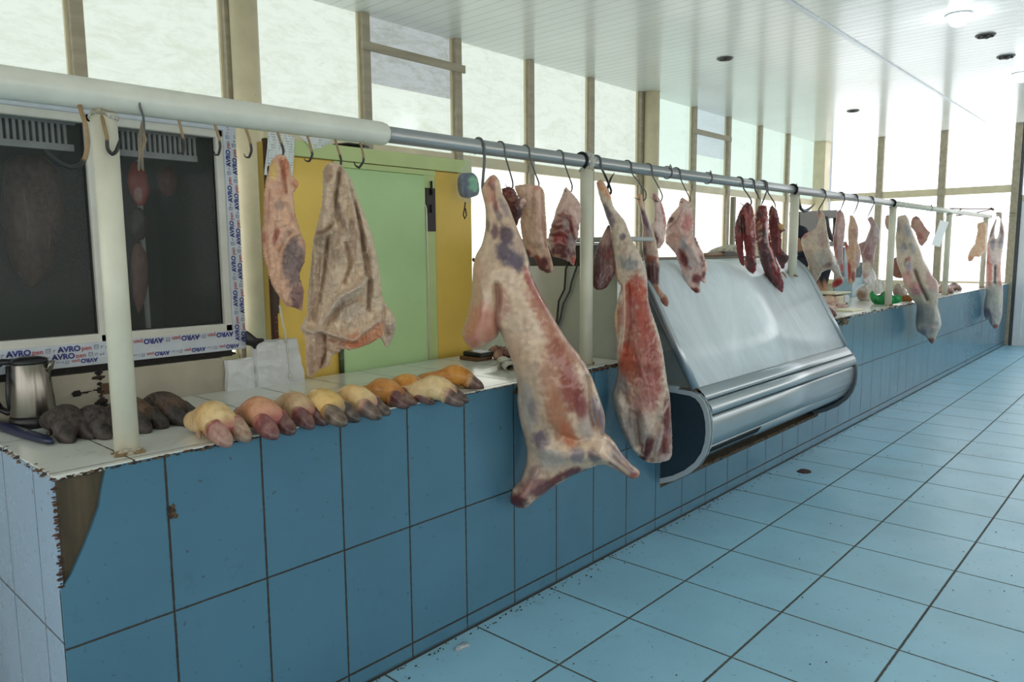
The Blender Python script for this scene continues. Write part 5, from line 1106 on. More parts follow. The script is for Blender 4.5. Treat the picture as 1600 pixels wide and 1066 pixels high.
cut('beef_strip', [(1184, 323), (1190, 321), (1197.5, 322), (1199, 331), (1200, 341), (1201, 356), (1203, 371), (1207, 389), (1212, 406), (1218, 419), (1222, 430), (1225, 442), (1224, 454), (1220, 463), (1217, 460), (1213, 454), (1206, 445), (1198, 434), (1192, 420), (1187, 405), (1184, 390), (1181, 374), (1179, 357), (1179, 341), (1181, 331)], [(1190, 322, 0.075), (1195, 380, 0.07), (1220, 462, 0.05)], F_beef, (138, 26, 27), 0.75,
    blobs=[(1184, 355, 6, 10, 0, (172, 128, 92), .8), (1193, 366, 6, 8, 0, (58, 18, 22), .8), (1196, 400, 9, 26, -12, (84, 26, 32), .8), (1204, 440, 9, 16, -25, (76, 24, 30), .7), (1185, 372, 4, 10, 0, (150, 108, 84), .6), (1187, 335, 6, 8, 0, (88, 40, 46), .7), (1186, 404, 3, 10, 0, (176, 140, 104), .6), (1200, 348, 2, 20, 0, (190, 90, 84), .6)], strokes=[([(1199, 335), (1201, 370), (1208, 400), (1219, 425)], 1.2, (206, 120, 112), .7), ([(1192, 390), (1200, 394)], 2, (180, 150, 156), .5)], ridges=[([(1200, 340), (1204, 380), (1216, 420)], 3, -3), ([(1193, 350), (1195, 400), (1212, 445)], 6, 4)], wob=1.3, rough_edge=1.0, label='longest dark red beef strip, middle one of the three above the display case', seed=13)
cut('beef_strip', [(1206, 321), (1211, 325), (1214.4, 331), (1217, 340), (1219, 348), (1225, 352), (1227, 360), (1221, 364), (1221, 375), (1222, 390), (1228, 396), (1233, 401), (1231, 408), (1227, 413), (1225, 420), (1221, 419), (1218, 414), (1213, 404), (1208, 396), (1205, 382), (1202, 366), (1201, 348), (1201, 332), (1203, 325)], [(1208, 322, 0.10), (1212, 370, 0.11), (1222, 419, 0.11)], F_beef, (124, 28, 31), 0.7,
    blobs=[(1222, 354, 6, 6, 0, (206, 178, 130), .95), (1226, 404, 7, 8, 0, (92, 30, 34), .8), (1211, 365, 4, 10, 0, (140, 60, 62), .5), (1207, 330, 4, 6, 0, (150, 84, 66), .6)], strokes=[([(1217, 362), (1217, 395)], 1.6, (206, 150, 146), .5)], wob=1.2, rough_edge=1.0, label='dark red beef strip with a tan fat edge, rightmost above the display case', seed=14)
cut('meat_tail', [(1222, 424), (1228, 430), (1231, 440), (1229, 450), (1226, 455), (1223, 449), (1225, 440), (1222, 432)], [(1226, 425, 0.10), (1227, 440, 0.10), (1227, 455, 0.10)], F_meat, (150, 104, 84), 0.9, label='small brown meat tail behind the tip of the longest beef strip', seed=15)
# far meat
cut('lamb_shoulder', [(1278, 329), (1282, 328), (1286, 331), (1289, 339), (1291, 350), (1293, 363), (1296, 378), (1298, 390), (1304, 400), (1309, 409), (1312, 419), (1314, 428), (1318, 435), (1317, 442), (1310, 447), (1303, 451), (1299, 448), (1301, 440), (1304, 434), (1302, 426), (1297, 421), (1290, 423), (1284, 426), (1282, 431), (1279, 436), (1274, 442), (1270, 441), (1265, 446), (1260, 439), (1254, 433), (1258, 428), (1261.5, 423), (1263, 414), (1261, 408), (1257, 398), (1254, 388), (1252, 380), (1252, 373), (1257, 366), (1266, 361), (1275, 355), (1279, 346), (1277, 337)], [(1282, 329, 0.09), (1278, 390, 0.07), (1290, 450, 0.05)], F_far, (200, 182, 164), 0.45,
    blobs=[(1256, 369, 6, 4, -20, (176, 84, 76), .8), (1268, 358, 12, 3, -35, (170, 90, 84), .7), (1278, 338, 3, 8, 15, (180, 96, 90), .8), (1286, 372, 8, 16, 0, (168, 140, 136), .7), (1266, 400, 12, 18, 0, (208, 180, 154), .6), (1280, 405, 16, 12, 0, (176, 172, 160), .6), (1292, 415, 8, 4, -25, (140, 104, 104), .8), (1264, 440, 10, 5, 20, (176, 64, 56), .85), (1309, 442, 10, 7, -25, (172, 30, 34), 1), (1308, 415, 6, 14, -15, (186, 184, 188), .6)], strokes=[([(1294, 380), (1300, 396), (1306, 408)], 1.6, (228, 222, 214), .7)], ridges=[([(1293, 378), (1300, 398), (1302, 412)], 4, 3), ([(1300, 395), (1308, 412)], 3, -2.5)], wob=.9, rough_edge=.7, label='wide pale shoulder cut hanging before the dark clothed person', seed=16)
cut('flank_strip', [(1307.7, 331), (1313, 328), (1317, 332), (1319, 337), (1321, 350), (1320, 362), (1319, 373), (1317, 388), (1317, 402), (1318, 412), (1319, 422), (1316, 427), (1313, 423), (1311, 411), (1306, 404), (1304, 398), (1302, 385), (1302, 373), (1304, 358), (1306, 345)], [(1313, 329, 0.1), (1311, 370, 0.1), (1316, 426, 0.1)], F_far, (200, 168, 164), 0.5, blobs=[(1309, 340, 4, 8, 0, (176, 120, 116), .7), (1304, 380, 2.5, 14, 0, (150, 80, 76), .8), (1307, 395, 3, 8, 0, (190, 120, 104), .7), (1316, 418, 4, 6, 0, (190, 70, 70), .7), (1315, 345, 5, 12, 0, (206, 172, 164), .6)], strokes=[([(1307, 350), (1307, 385)], 1, (118, 84, 80), .7)], wob=.7, label='thin striped pink flank right of the pale shoulder cut', seed=17)
cut('loin', [(1328, 337), (1332, 337), (1335, 340), (1338, 347), (1341, 356), (1341, 368), (1340, 377), (1343, 386), (1345, 396), (1344, 408), (1343, 416), (1338, 421), (1337, 432), (1335, 440), (1329, 444), (1325, 441), (1324, 426), (1323.5, 411), (1321, 394), (1320, 380), (1322, 377), (1325.5, 384), (1325, 371), (1325, 358), (1327, 347)], [(1331, 338, 0.085), (1333, 390, 0.08), (1330, 443, 0.07)], F_far, (206, 172, 146), 0.6, blobs=[(1322, 385, 3, 9, 0, (176, 50, 52), .9), (1326, 425, 4, 18, 0, (168, 36, 40), .95), (1334, 432, 4, 10, 0, (150, 60, 50), .9), (1340, 405, 4, 14, 0, (168, 152, 160), .7), (1337, 362, 4, 18, 0, (196, 160, 152), .6), (1330, 398, 4, 16, 0, (210, 166, 130), .6)], wob=.8, label='long tan loin with a bright red lower end', seed=18)
cut('purple_shoulder', [(1356, 342), (1359, 339), (1363, 339), (1367, 346), (1371, 352), (1374, 359), (1375, 366), (1374, 373), (1370, 385), (1367, 397), (1366, 407), (1365, 415), (1360, 424), (1356, 433), (1353, 434), (1350, 435), (1348, 430), (1347, 418), (1347, 406), (1344, 394), (1341, 382), (1346, 379), (1352, 376), (1356, 366), (1360, 354)], [(1360, 340, 0.09), (1360, 385, 0.08), (1354, 434, 0.07)], F_far, (168, 142, 140), 0.6, blobs=[(1351, 392, 9, 10, 0, (138, 88, 92), .8), (1358, 402, 6, 6, 0, (130, 84, 90), .7), (1355, 418, 9, 10, 0, (206, 190, 174), .95), (1370, 362, 5, 14, 0, (190, 180, 178), .7), (1352, 432, 4, 3, 0, (196, 160, 140), .8), (1359, 348, 3, 8, 0, (196, 140, 134), .7)], strokes=[([(1361, 350), (1356, 375), (1348, 395)], 1.1, (206, 186, 184), .6)], wob=.8, label='purple grey shoulder with a pale knuckle, left of the green bag post', seed=19)
cut('hanging_carcass', [(1402, 341), (1404, 338), (1408, 337), (1415, 336), (1420, 343), (1423, 353), (1428, 367), (1434, 381), (1439, 393), (1443, 405), (1450, 418), (1457, 431), (1463, 437), (1466, 444), (1467, 456), (1466, 468), (1465, 479), (1469, 494), (1471, 507), (1468, 515), (1464, 522), (1462, 529), (1460, 535), (1456, 537), (1452, 534), (1447, 527), (1440, 522), (1433, 517), (1431, 508), (1430.6, 498), (1432, 487), (1432, 476), (1426, 469), (1419.4, 460), (1415, 450), (1412, 441), (1408, 428), (1404, 418), (1401, 408), (1400, 390), (1399, 372), (1401, 356)], [(1408, 338, 0.07), (1425, 390, 0.0), (1440, 450, -0.13), (1450, 534, -0.15)], F_far, (204, 190, 172), 0.75,
    blobs=[(1404, 355, 3, 8, 0, (126, 132, 146), .7), (1418, 360, 5, 12, -20, (150, 154, 164), .7), (1412, 388, 5, 10, 0, (150, 158, 166), .7), (1426, 388, 4, 10, -20, (130, 138, 146), .6), (1420, 418, 5, 10, 0, (156, 152, 170), .9), (1420, 405, 4, 4, 0, (176, 110, 110), .8), (1416, 435, 10, 16, 25, (206, 156, 150), .9), (1432, 452, 10, 14, -35, (196, 142, 140), .9), (1456, 440, 9, 18, -25, (190, 152, 148), .85), (1445, 466, 16, 8, 0, (200, 194, 170), .8), (1448, 490, 16, 16, 0, (158, 154, 148), .9), (1438, 490, 7, 20, 0, (136, 136, 136), .7), (1468, 500, 5, 16, 0, (216, 216, 216), .8), (1450, 515, 14, 8, 0, (158, 156, 160), .8), (1440, 517, 6, 6, 30, (124, 130, 144), .7), (1455, 532, 6, 5, 0, (150, 80, 72), 1), (1410, 350, 4, 10, 0, (216, 190, 180), .6)],
    strokes=[([(1430, 423), (1436, 440), (1443, 455), (1449, 468)], 1.6, (62, 44, 40), .9), ([(1416, 405), (1414, 415)], 1.3, (70, 56, 56), .8), ([(1462, 478), (1462, 500)], 1.4, (226, 222, 214), .7)], ridges=[([(1430, 423), (1438, 445), (1449, 468)], 3, -5), ([(1408, 350), (1414, 390)], 3, -2), ([(1420, 410), (1420, 424)], 4, 3), ([(1435, 512), (1462, 506)], 3, -3)], wob=.7, label='grey pink carcass with a dark belly slit, before the far counter', seed=20)
cut('fat_trimming', [(1426, 340), (1432, 338), (1436, 340), (1439, 344), (1444, 352), (1448, 358), (1453.5, 363), (1451, 369), (1449, 375), (1445, 380), (1441, 385), (1436, 381), (1433, 373), (1430, 363), (1425, 357), (1423, 351), (1424, 345)], [(1432, 339, 0.13), (1437, 360, 0.13), (1441, 384, 0.13)], F_far, (214, 162, 146), 0.5, blobs=[(1438, 369, 4, 6, -20, (186, 96, 90), .8), (1432, 350, 5, 6, 0, (220, 180, 156), .7), (1433, 341, 5, 2, 0, (120, 90, 84), .6)], wob=1, rough_edge=.8, label='pink fat trimming hanging right behind the slit carcass', seed=21)
cut('fat_trimming', [(1384, 338), (1388, 336), (1393, 340), (1395, 350), (1393, 360), (1388, 360), (1384, 355), (1382.5, 347)], [(1388, 337, 0.15), (1388, 348, 0.15), (1388, 360, 0.15)], F_far, (214, 178, 158), 0.5, label='small pale fat piece half hidden behind the post by the green bag', seed=22)
cut('liver_piece', [(1397, 404), (1402, 402), (1408, 408), (1412, 420), (1414, 432), (1408, 435), (1400, 434), (1395, 430), (1394, 416)], [(1404, 403, 0.16), (1404, 418, 0.16), (1404, 434, 0.16)], F_far, (160, 108, 92), 0.6, label='brown meat lump hanging behind the slit carcass, beside the post', seed=23)
cut('chicken', [(1527, 350), (1531, 348), (1537, 347), (1541, 350), (1542, 360), (1541, 375), (1540.5, 389), (1536, 396), (1530, 402), (1524, 401), (1520, 406), (1516, 409), (1513, 407), (1512, 401), (1514, 395), (1515.5, 391), (1519, 386), (1523, 381), (1525, 371), (1527, 362)], [(1534, 348, 0.12), (1530, 375, 0.12), (1518, 408, 0.12)], F_far, (226, 188, 158), 0.6, blobs=[(1516, 404, 5, 5, 0, (206, 140, 110), .7), (1527, 393, 8, 6, -25, (216, 174, 146), .6)], ridges=[([(1527, 380), (1534, 388)], 3, -2)], wob=1, rough_edge=.7, label='plucked yellowish chicken hanging near the far windows', seed=24)
cut('hanging_carcass', [(1556, 333), (1559, 331.5), (1564, 332), (1566, 336), (1565, 344), (1568, 353), (1569.5, 364), (1569, 376), (1567, 390), (1565, 403), (1564, 422), (1565, 438), (1567, 446), (1567, 466), (1566, 491), (1563, 503), (1559.6, 511), (1556, 514), (1553, 513), (1547, 506), (1544, 499), (1541, 499), (1538, 494), (1537, 483), (1539, 468), (1541, 456), (1538.5, 450), (1540, 441), (1541, 418), (1541.5, 395), (1541.7, 383), (1545, 371), (1548, 360), (1552, 350), (1556, 342), (1557.5, 345), (1554.5, 356), (1554, 366), (1555.5, 373), (1558.5, 371), (1561, 362), (1562.5, 350), (1563, 342), (1560, 338), (1557, 339)], [(1560, 332, 0.06), (1556, 380, 0.02), (1553, 440, -0.13), (1553, 513, -0.14)], F_far, (206, 192, 184), 0.8,
    blobs=[(1549, 363, 3, 10, 18, (120, 104, 110), .8), (1565, 362, 3, 10, -12, (134, 110, 116), .8), (1551, 383, 4, 10, 0, (128, 124, 140), .9), (1564, 380, 4, 10, 0, (128, 128, 146), .9), (1544, 395, 2.5, 14, 0, (196, 110, 96), .8), (1545, 422, 6, 24, 0, (196, 116, 104), .95), (1563, 425, 4, 22, 0, (196, 118, 108), .9), (1551, 407, 5, 5, -20, (196, 164, 170), .8), (1555, 405, 6, 12, 0, (206, 194, 192), .6), (1554, 465, 12, 18, 0, (206, 202, 188), .9), (1542, 490, 4, 10, 0, (120, 128, 146), .9), (1547, 492, 2.5, 12, -10, (96, 84, 96), .8), (1558, 488, 6, 14, 0, (190, 186, 180), .8), (1556, 510, 5, 4, 0, (150, 66, 66), .95)], strokes=[([(1555, 418), (1554.5, 440)], 1.7, (34, 26, 30), 1)], ridges=[([(1555, 416), (1554.5, 442)], 2.5, -4)], wob=.5, label='grey carcass with hind legs crossed on the wire, farthest, near the door', seed=25)
# card hung on the rail
sheet('white_card', [at(1469, 344, 'y', 0.07), at(1482, 347, 'y', 0.07), at(1469.5, 386, 'y', 0.07), at(1456, 383, 'y', 0.07)], 'plain white card hanging askew from the far rail', 'card', mat_plain('white_card', (226, 230, 230), 0.6, var=0.03), 0.01, 3)
mb = MB(); mb.tube([at(1475, 345, 'y', 0.07), at(1476, 338, 'y', 0.08), at(1477, 331, 'y', 0.09)], 0.003, 6); mb.build('string', M_post, None, 'short string holding the white card on the rail', 'string', origin=at(1477, 331, 'y', 0.09))
# meat bodies inside the cold cabinet, added to imitate reflections in its panes
cut('reflected_meat', [(205, 255), (214, 252), (228, 270), (234, 300), (226, 320), (216, 322), (204, 306), (199, 280)], [(212, 254, 1.1), (215, 285, 1.1), (216, 320, 1.1)], F_far, (196, 62, 50), 0.6, blobs=[(216, 305, 7, 12, 0, (216, 190, 180), .8)], label='red meat piece inside the cold cabinet behind its right pane, imitating a reflection', seed=26)
cut('reflected_meat', [(206, 328), (218, 324), (230, 336), (232, 360), (224, 374), (212, 374), (202, 362), (200, 342)], [(215, 326, 1.12), (215, 350, 1.12), (215, 374, 1.12)], F_far, (70, 56, 56), 0.8, label='dark round organ inside the cold cabinet below the red meat piece, imitating a reflection', seed=27)
cut('reflected_meat', [(208, 384), (218, 380), (230, 400), (232, 440), (226, 470), (216, 490), (207, 460), (204, 410)], [(216, 381, 1.12), (216, 430, 1.12), (216, 489, 1.12)], F_far, (150, 108, 98), 0.6, label='pale pink strip inside the cold cabinet below the dark organ, imitating a reflection', seed=28)
cut('reflected_meat', [(250, 262), (262, 258), (274, 268), (278, 288), (272, 304), (260, 308), (250, 296), (246, 278)], [(262, 260, 1.3), (262, 284, 1.3), (262, 307, 1.3)], F_far, (150, 76, 66), 0.6, label='round red brown piece right of the red meat piece, imitating a pane reflection', seed=29)
cut('reflected_meat', [(10, 250), (60, 240), (95, 270), (100, 340), (80, 420), (50, 450), (20, 420), (0, 340)], [(50, 245, 1.4), (50, 340, 1.4), (50, 448, 1.4)], F_far, (120, 92, 84), 0.6, label='big blurred side of meat behind the left cabinet pane, imitating a reflection', seed=30)
# ------------------------------------------------------------------ trotters
F_hide = mat_flesh('scalded_hide', 0.38, (14, 14, 10), 0.2, 0.3, 0.5, film=0.12)
F_hoof = mat_flesh('horn', 0.34, (30, 30, 16), 0.32, 0.3, 0.5, film=0.2)
F_dark = mat_flesh('dark_horn', 0.6, (30, 30, 20), 0.25, 0.0, 0.6, film=0.0)
F_fur = mat_flesh('dark_fur', 0.8, (120, 40, 60), 0.25, 0.0, 0.8, film=0.03)
def trotter(x, ytip, yaw, L, s, hide, hide2, hoofA, hoofB, stripe, label, group, zbase=H, fur=False, droop=0.010, roll=0.0, seed=0):
    d = np.array([math.sin(yaw), -math.cos(yaw), 0]); w = np.array([-d[1], d[0], 0])   # d to the toes, w sideways
    tip = np.array([x, ytip, zbase]); base = tip-d*L
    root = thing('trotter' if not fur else 'hairy_hoof', (base[0], base[1], zbase), label, 'trotter' if not fur else 'hoof', group)
    def p(t, side=0, up=0): return base+d*(L*t)+w*side+np.array([0, 0, up])
    h1, h2 = lin(hide), lin(hide2); mx = lambda a, b, t: tuple(a[i]*(1-t)+b[i]*t for i in range(3))
    br = lin((150, 112, 72)) if not fur else h1
    st = lin(stripe); R = 0.050*s; T = L/R; F_ = 1.06 if not fur else 1.0            # T: length in radii
    k = lambda r: 1-r/T                               # r radii back from the toe tip
    mb = MB()
    mb.loft([(p(0.0, 0, R*0.60), R*.46, R*.48, br), (p(0.015, 0, R*0.62), R*.60, R*.58, br), (p(0.05, 0, R*.66), R*.62, R*.62, mx(br, h1, .6)), (p(0.14, 0, R*.72), R*.66, R*.68, h1), (p(k(3.4), 0, R*.84), R*.74, R*.80, h1), (p(k(2.9), 0, R*.98*F_), R*.86, R*.94*F_, mx(h1, h2, .6)), (p(k(2.45), 0, R*1.04*F_), R*.95, R*.97*F_, h2), (p(k(2.0), 0, R*.98*F_), R*.98, R*.90*F_, mx(h2, h1, .4)), (p(k(1.5), 0, R*.80), R*1.0, R*.78, h1), (p(k(1.1), 0, R*.56), R*.96, R*.62, mx(h1, st, .6)), (p(k(.8), 0, R*.40), R*.7, R*.36, st)], 22)
    mb.build('hide', F_fur if fur else F_hide, root, jitter=0.004*s, jscale=22, subsurf=1)
    for kk, sd in enumerate((-1, 1)):
        c = lin(hoofA if kk == 0 else hoofB); o = sd*R*0.56; sp_ = lambda r: o*(1+0.10*max(0, 1.2-r))
        pale = mx(c, lin((176, 150, 132)), .22)
        q = MB()
        dz = lambda r: -droop*max(0, 1.3-r)/1.3
        q.loft([(p(k(1.9), o, R*.76), R*.34, R*.40, h1), (p(k(1.65), o, R*.74), R*.48, R*.58, h1), (p(k(1.42), o, R*.68+dz(1.42)), R*.54, R*.66, mx(h1, st, .4)), (p(k(1.28), o, R*.64+dz(1.28)), R*.555, R*.66, st), (p(k(1.18), o, R*.60+dz(1.18)), R*.55, R*.62, mx(st, c, .8)), (p(k(.9), sp_(.9), R*.48+dz(.9)), R*.53, R*.53, c), (p(k(.6), sp_(.6), R*.38+dz(.6)), R*.50, R*.45, pale if not fur else c), (p(k(.35), sp_(.35), R*.30+dz(.35)), R*.43, R*.36, c), (p(k(.12), sp_(.12), R*.21+dz(.12)), R*.30, R*.25, mx(c, (0.01, .008, .008), .4)), (p(k(.0), sp_(0), R*.12+dz(0)), R*.08, R*.09, mx(c, (0.01, .008, .008), .5))], 20, squareness=2.5)
        q.build('hoof', F_hoof if not fur else F_dark, root, jitter=0.003*s, jscale=30, subsurf=1)
    for sd in (-1, 1):
        q = MB(); c = lin(hoofB)
        q.loft([(p(k(2.75), sd*R*.72, R*.40), R*.15, R*.16, h1), (p(k(2.45), sd*R*.92, R*.30), R*.17, R*.16, c), (p(k(2.2), sd*R*1.0, R*.2), R*.06, R*.06, c)], 10)
        q.build('dew_claw', F_hoof, root)
    return root
CR, YE, OR, PK = (224, 196, 142), (222, 180, 104), (206, 136, 50), (206, 146, 118)
DK, MA, GRY, RD = (52, 40, 34), (92, 36, 38), (110, 94, 74), (164, 60, 66)
TG = 'pale trotters in a row along the counter edge'
def tr(px, py, yaw, L, s, *a, **k):
    b = at(px, py, 'z', H+0.012)
    return trotter(b[0], b[1], math.radians(yaw+10), L, s, *a, group=TG, **k)
tr(374, 686, -4, 0.25, 1.08, CR, (228, 190, 126), (170, 128, 114), (172, 144, 120), (150, 48, 54), 'cream trotter with pinkish split hoof, leftmost of the pale row', seed=1)
tr(446, 675, -4, 0.235, 1.06, PK, (204, 146, 104), (120, 56, 56), (84, 22, 26), (140, 46, 50), 'pinkish trotter with dark red hooves, second of the pale row', seed=2)
tr(501, 660, 0, 0.235, 1.0, (204, 176, 136), (190, 156, 112), (98, 48, 50), (78, 26, 32), (140, 58, 62), 'greyish trotter with a raised maroon hoof, third of the pale row', seed=3)
tr(551, 656, 4, 0.245, 1.04, YE, (222, 186, 116), (84, 66, 46), (44, 34, 28), GRY, 'yellow trotter with grey brown hooves, fourth of the pale row', seed=4)
tr(602, 645, 12, 0.245, 1.0, CR, (228, 190, 126), (74, 54, 42), (56, 38, 32), (172, 116, 100), 'smooth cream trotter with dark hooves, in the middle of the pale row', seed=5)
tr(645, 629, 14, 0.225, .95, OR, (208, 144, 66), (84, 32, 34), (110, 78, 60), (110, 54, 54), 'small orange trotter with maroon hooves, right of the smooth cream one', seed=6)
tr(684, 622, 18, 0.235, .98, OR, (220, 156, 62), (94, 42, 38), (66, 24, 28), (150, 92, 80), 'bright orange trotter with dark maroon hooves, left of the long cream one', seed=7)
tr(728, 625, 20, 0.30, .98, (224, 194, 140), CR, (58, 26, 26), (44, 22, 20), (180, 138, 112), 'long cream trotter reaching over the edge, second from the right of the pale row', seed=8)
tr(755, 600, 40, 0.27, .94, OR, (214, 146, 36), (78, 32, 32), (60, 22, 25), (204, 170, 116), 'golden trotter with a long pointed maroon hoof, rightmost of the pale row', seed=9)
HG = 'dark hairy hooves at the back of the counter'
def hh(px, py, yaw, L, s, a, b_, c, lb, **k):
    b = at(px, py, 'z', H+0.012)
    return trotter(b[0], b[1], math.radians(yaw), L, s, a, b_, c, c, b_, lb, HG, fur=True, droop=0.004, **k)
hh(130, 684, 4, 0.25, 1.02, (26, 17, 13), (30, 20, 15), (22, 14, 11), 'dark brown split hoof beside the kettle', seed=11)
hh(186, 678, 14, 0.24, .95, (26, 18, 14), (28, 20, 16), (20, 14, 12), 'dark hoof mostly hidden behind the nearest rail post', seed=12)
hh(248, 668, 18, 0.22, 1.08, (84, 58, 36), (58, 42, 28), (24, 20, 17), 'brown furred hoof just right of the nearest rail post', seed=13)
hh(306, 656, 28, 0.22, 1.04, (72, 50, 34), (46, 34, 25), (22, 19, 17), 'dark hoof with a fur tuft, rightmost of the hairy ones', seed=14)

# ------------------------------------------------------------------ things on the far counter
yb = lambda px, py: float(at(px, py, 'z', H)[1])
M_beige = mat_plain('beige_plastic', (206, 200, 164), 0.4, var=0.04)
p0 = at(1296, 479, 'z', H); 
sx, sy = p0[0]+0.02, p0[1]+0.16
e_r = np.array([0.93, -0.36, 0])
sca = thing('weighing_scale', (7.80, 0.60, H), 'beige shop scale with a flat weighing plate on the far counter', 'scale')
MB().box(7.53, 8.0, 0.46, 0.76, H+0.016, H+0.10, 0.012).build('housing', M_beige, sca)
MB().box(7.515, 7.535, 0.50, 0.74, H+0.02, H+0.09, 0.006).build('front_face', M_beige, sca)
MB().box(7.56, 8.02, 0.44, 0.77, H+0.118, H+0.132, 0.006).build('weighing_plate', M_beige, sca)
MB().box(7.7, 7.85, 0.55, 0.66, H+0.09, H+0.12).build('pillar', M_black, sca)
MB().box(7.86, 8.0, 0.452, 0.461, H+0.03, H+0.09, 0.002).build('key_label', mat_plain('pale_blue_label', (205, 212, 226), 0.4, var=0.1, scale=60), sca)
for fx_, fy_ in ((7.56, .48), (7.97, .48), (7.56, .73), (7.97, .73)): MB().tube([(fx_, fy_, H), (fx_, fy_, H+0.016)], 0.02, 12).build('foot', M_black, sca)
MB().box(7.70, 7.76, 0.44, 0.47, H, H+0.03, 0.003).build('plug', M_black, sca)
def on_counter(name, out_, base, lb, cat, mat, ratio=.7, blobs=(), seed=0, **k):
    by = max(p[1] for p in out_); bx = [p for p in out_ if p[1] == by][0][0]; y_ = yb(bx, by-0.5)+0.02
    ty = min(p[1] for p in out_)
    return cut(name, out_, [(bx, ty, y_), (bx, (ty+by)/2, y_), (bx, by, y_)], mat, base, ratio, blobs=blobs, seed=seed, label=lb, cat=cat, **k)
M_bag = mat_attr('green_film', 0.28, 0.5, 0.1, 40)
on_counter('green_bag', [(1359, 458), (1364, 455), (1368, 460), (1374, 461), (1379, 456), (1386, 455), (1394, 461), (1408, 462), (1409, 471), (1398, 475), (1380, 477), (1366, 475), (1360, 468)], (28, 150, 82), 'bright green plastic bag around the foot of a rail post on the far counter', 'bag', M_bag, .5, [(1374, 459, 7, 3, 0, (60, 44, 44), .9), (1372, 471, 10, 4, 0, (16, 120, 62), .7)], 31, wob=1.2, rough_edge=.8)
M_wbag = mat_attr('white_film', 0.3, 0.6, 0.06, 30)
on_counter('white_bag', [(1337, 456), (1344, 449), (1352, 446), (1357, 452), (1361, 460), (1359, 470), (1350, 471), (1340, 468)], (196, 186, 176), 'knotted white plastic bag with brown contents, left of the green bag', 'bag', M_wbag, .7, [(1345, 460, 8, 7, 0, (150, 120, 98), .9)], 32, wob=1.6, rough_edge=.8)
cut('white_bag', [(1350, 452), (1356, 444), (1366, 440), (1372, 436), (1382, 440), (1384, 450), (1384, 458), (1368, 460), (1354, 460)], [(1368, 437, .62), (1368, 448, .62), (1368, 460, .62)], M_wbag, (222, 218, 212), .6, wob=2.0, rough_edge=.8, label='larger loose white plastic bag behind the green bag', cat='bag', seed=33)
cut('white_bag', [(1344, 436), (1350, 422), (1358, 414), (1366, 424), (1370, 436), (1362, 444), (1350, 444)], [(1358, 415, .80), (1358, 430, .80), (1358, 444, .78)], M_wbag, (232, 222, 222), .6, wob=1.4, label='pinkish white bag hanging just below the purple shoulder', cat='bag', seed=35)
on_counter('clear_bag', [(1395, 452), (1399, 445), (1404, 442), (1412, 449), (1418, 457), (1416, 463), (1404, 464), (1396, 461)], (178, 160, 150), 'clear bag of pale meat right of the post with the green bag', 'bag', M_wbag, .7, [(1401, 456, 4, 6, 0, (140, 112, 100), .8)], 34, wob=1.4)
on_counter('brown_pot', [(1408, 462), (1424, 461), (1428, 466), (1424, 471), (1410, 472)], (140, 92, 40), 'amber brown bundle between the green bag and the slit carcass', 'bundle', mat_attr('amber', 0.4), .8, (), 36)
def lump_on(px, py, r, base, name, lb, seed, cat='meat', cols=None):
    b = at(px, py, 'z', H); mb = MB(); rr = random.Random(seed)
    mb.lump((b[0], b[1], H+r[2]*0.85), r, seed, lin(base), 3, 0.32)
    if cols:
        for k in range(3): mb.lump((b[0]+rr.uniform(-1, 1)*r[0]*.5, b[1]+rr.uniform(-1, 1)*r[1]*.4, H+r[2]*1.1), (r[0]*.4, r[1]*.4, r[2]*.5), seed+k+3, lin(rr.choice(cols)), 2, .4)
    return mb.build(name, F_far, None, lb, cat, origin=(b[0], b[1], H))
lump_on(1291, 479, (0.10, 0.10, 0.06), (206, 168, 152), 'meat_piece', 'pink meat piece lying before the scale, nearest the display case glass', 41, cols=[(220, 180, 166), (150, 104, 96)])
lump_on(1313, 482, (0.085, 0.06, 0.028), (196, 164, 156), 'meat_piece', 'reddish marbled meat piece on the counter below the scale front', 43, cols=[(170, 110, 104), (214, 190, 184)])
lump_on(1296, 486, (0.07, 0.05, 0.03), (206, 176, 164), 'meat_piece', 'small pale meat piece at the front below the scale', 45)
lump_on(1288, 496, (0.085, 0.09, 0.045), (120, 76, 70), 'meat_piece', 'brown red meat piece at the near end of the far counter against the case', 47)
MB().box(7.0, 7.35, 0.1, 0.5, H, H+0.012, 0.003).build('cutting_board', M_beige, None, 'flat pale board near the end of the far counter', 'board', origin=(7.15, 0.3, H))
trotter(float(at(1484, 458, 'z', H)[0]), float(at(1484, 458, 'z', H)[1]), math.radians(75), 0.34, 1.25, (150, 96, 88), (120, 72, 66), (84, 50, 46), (70, 44, 40), (112, 64, 60), 'dark red trotter right of the slit carcass, the front one', 'dark trotters on the far counter', droop=0.0)
trotter(float(at(1497, 453.5, 'z', H)[0]), float(at(1497, 453.5, 'z', H)[1]), math.radians(78), 0.34, 1.1, (128, 88, 74), (110, 74, 62), (74, 46, 40), (64, 40, 36), (104, 64, 56), 'brown trotter right of the slit carcass, the rear one', 'dark trotters on the far counter', droop=0.0)

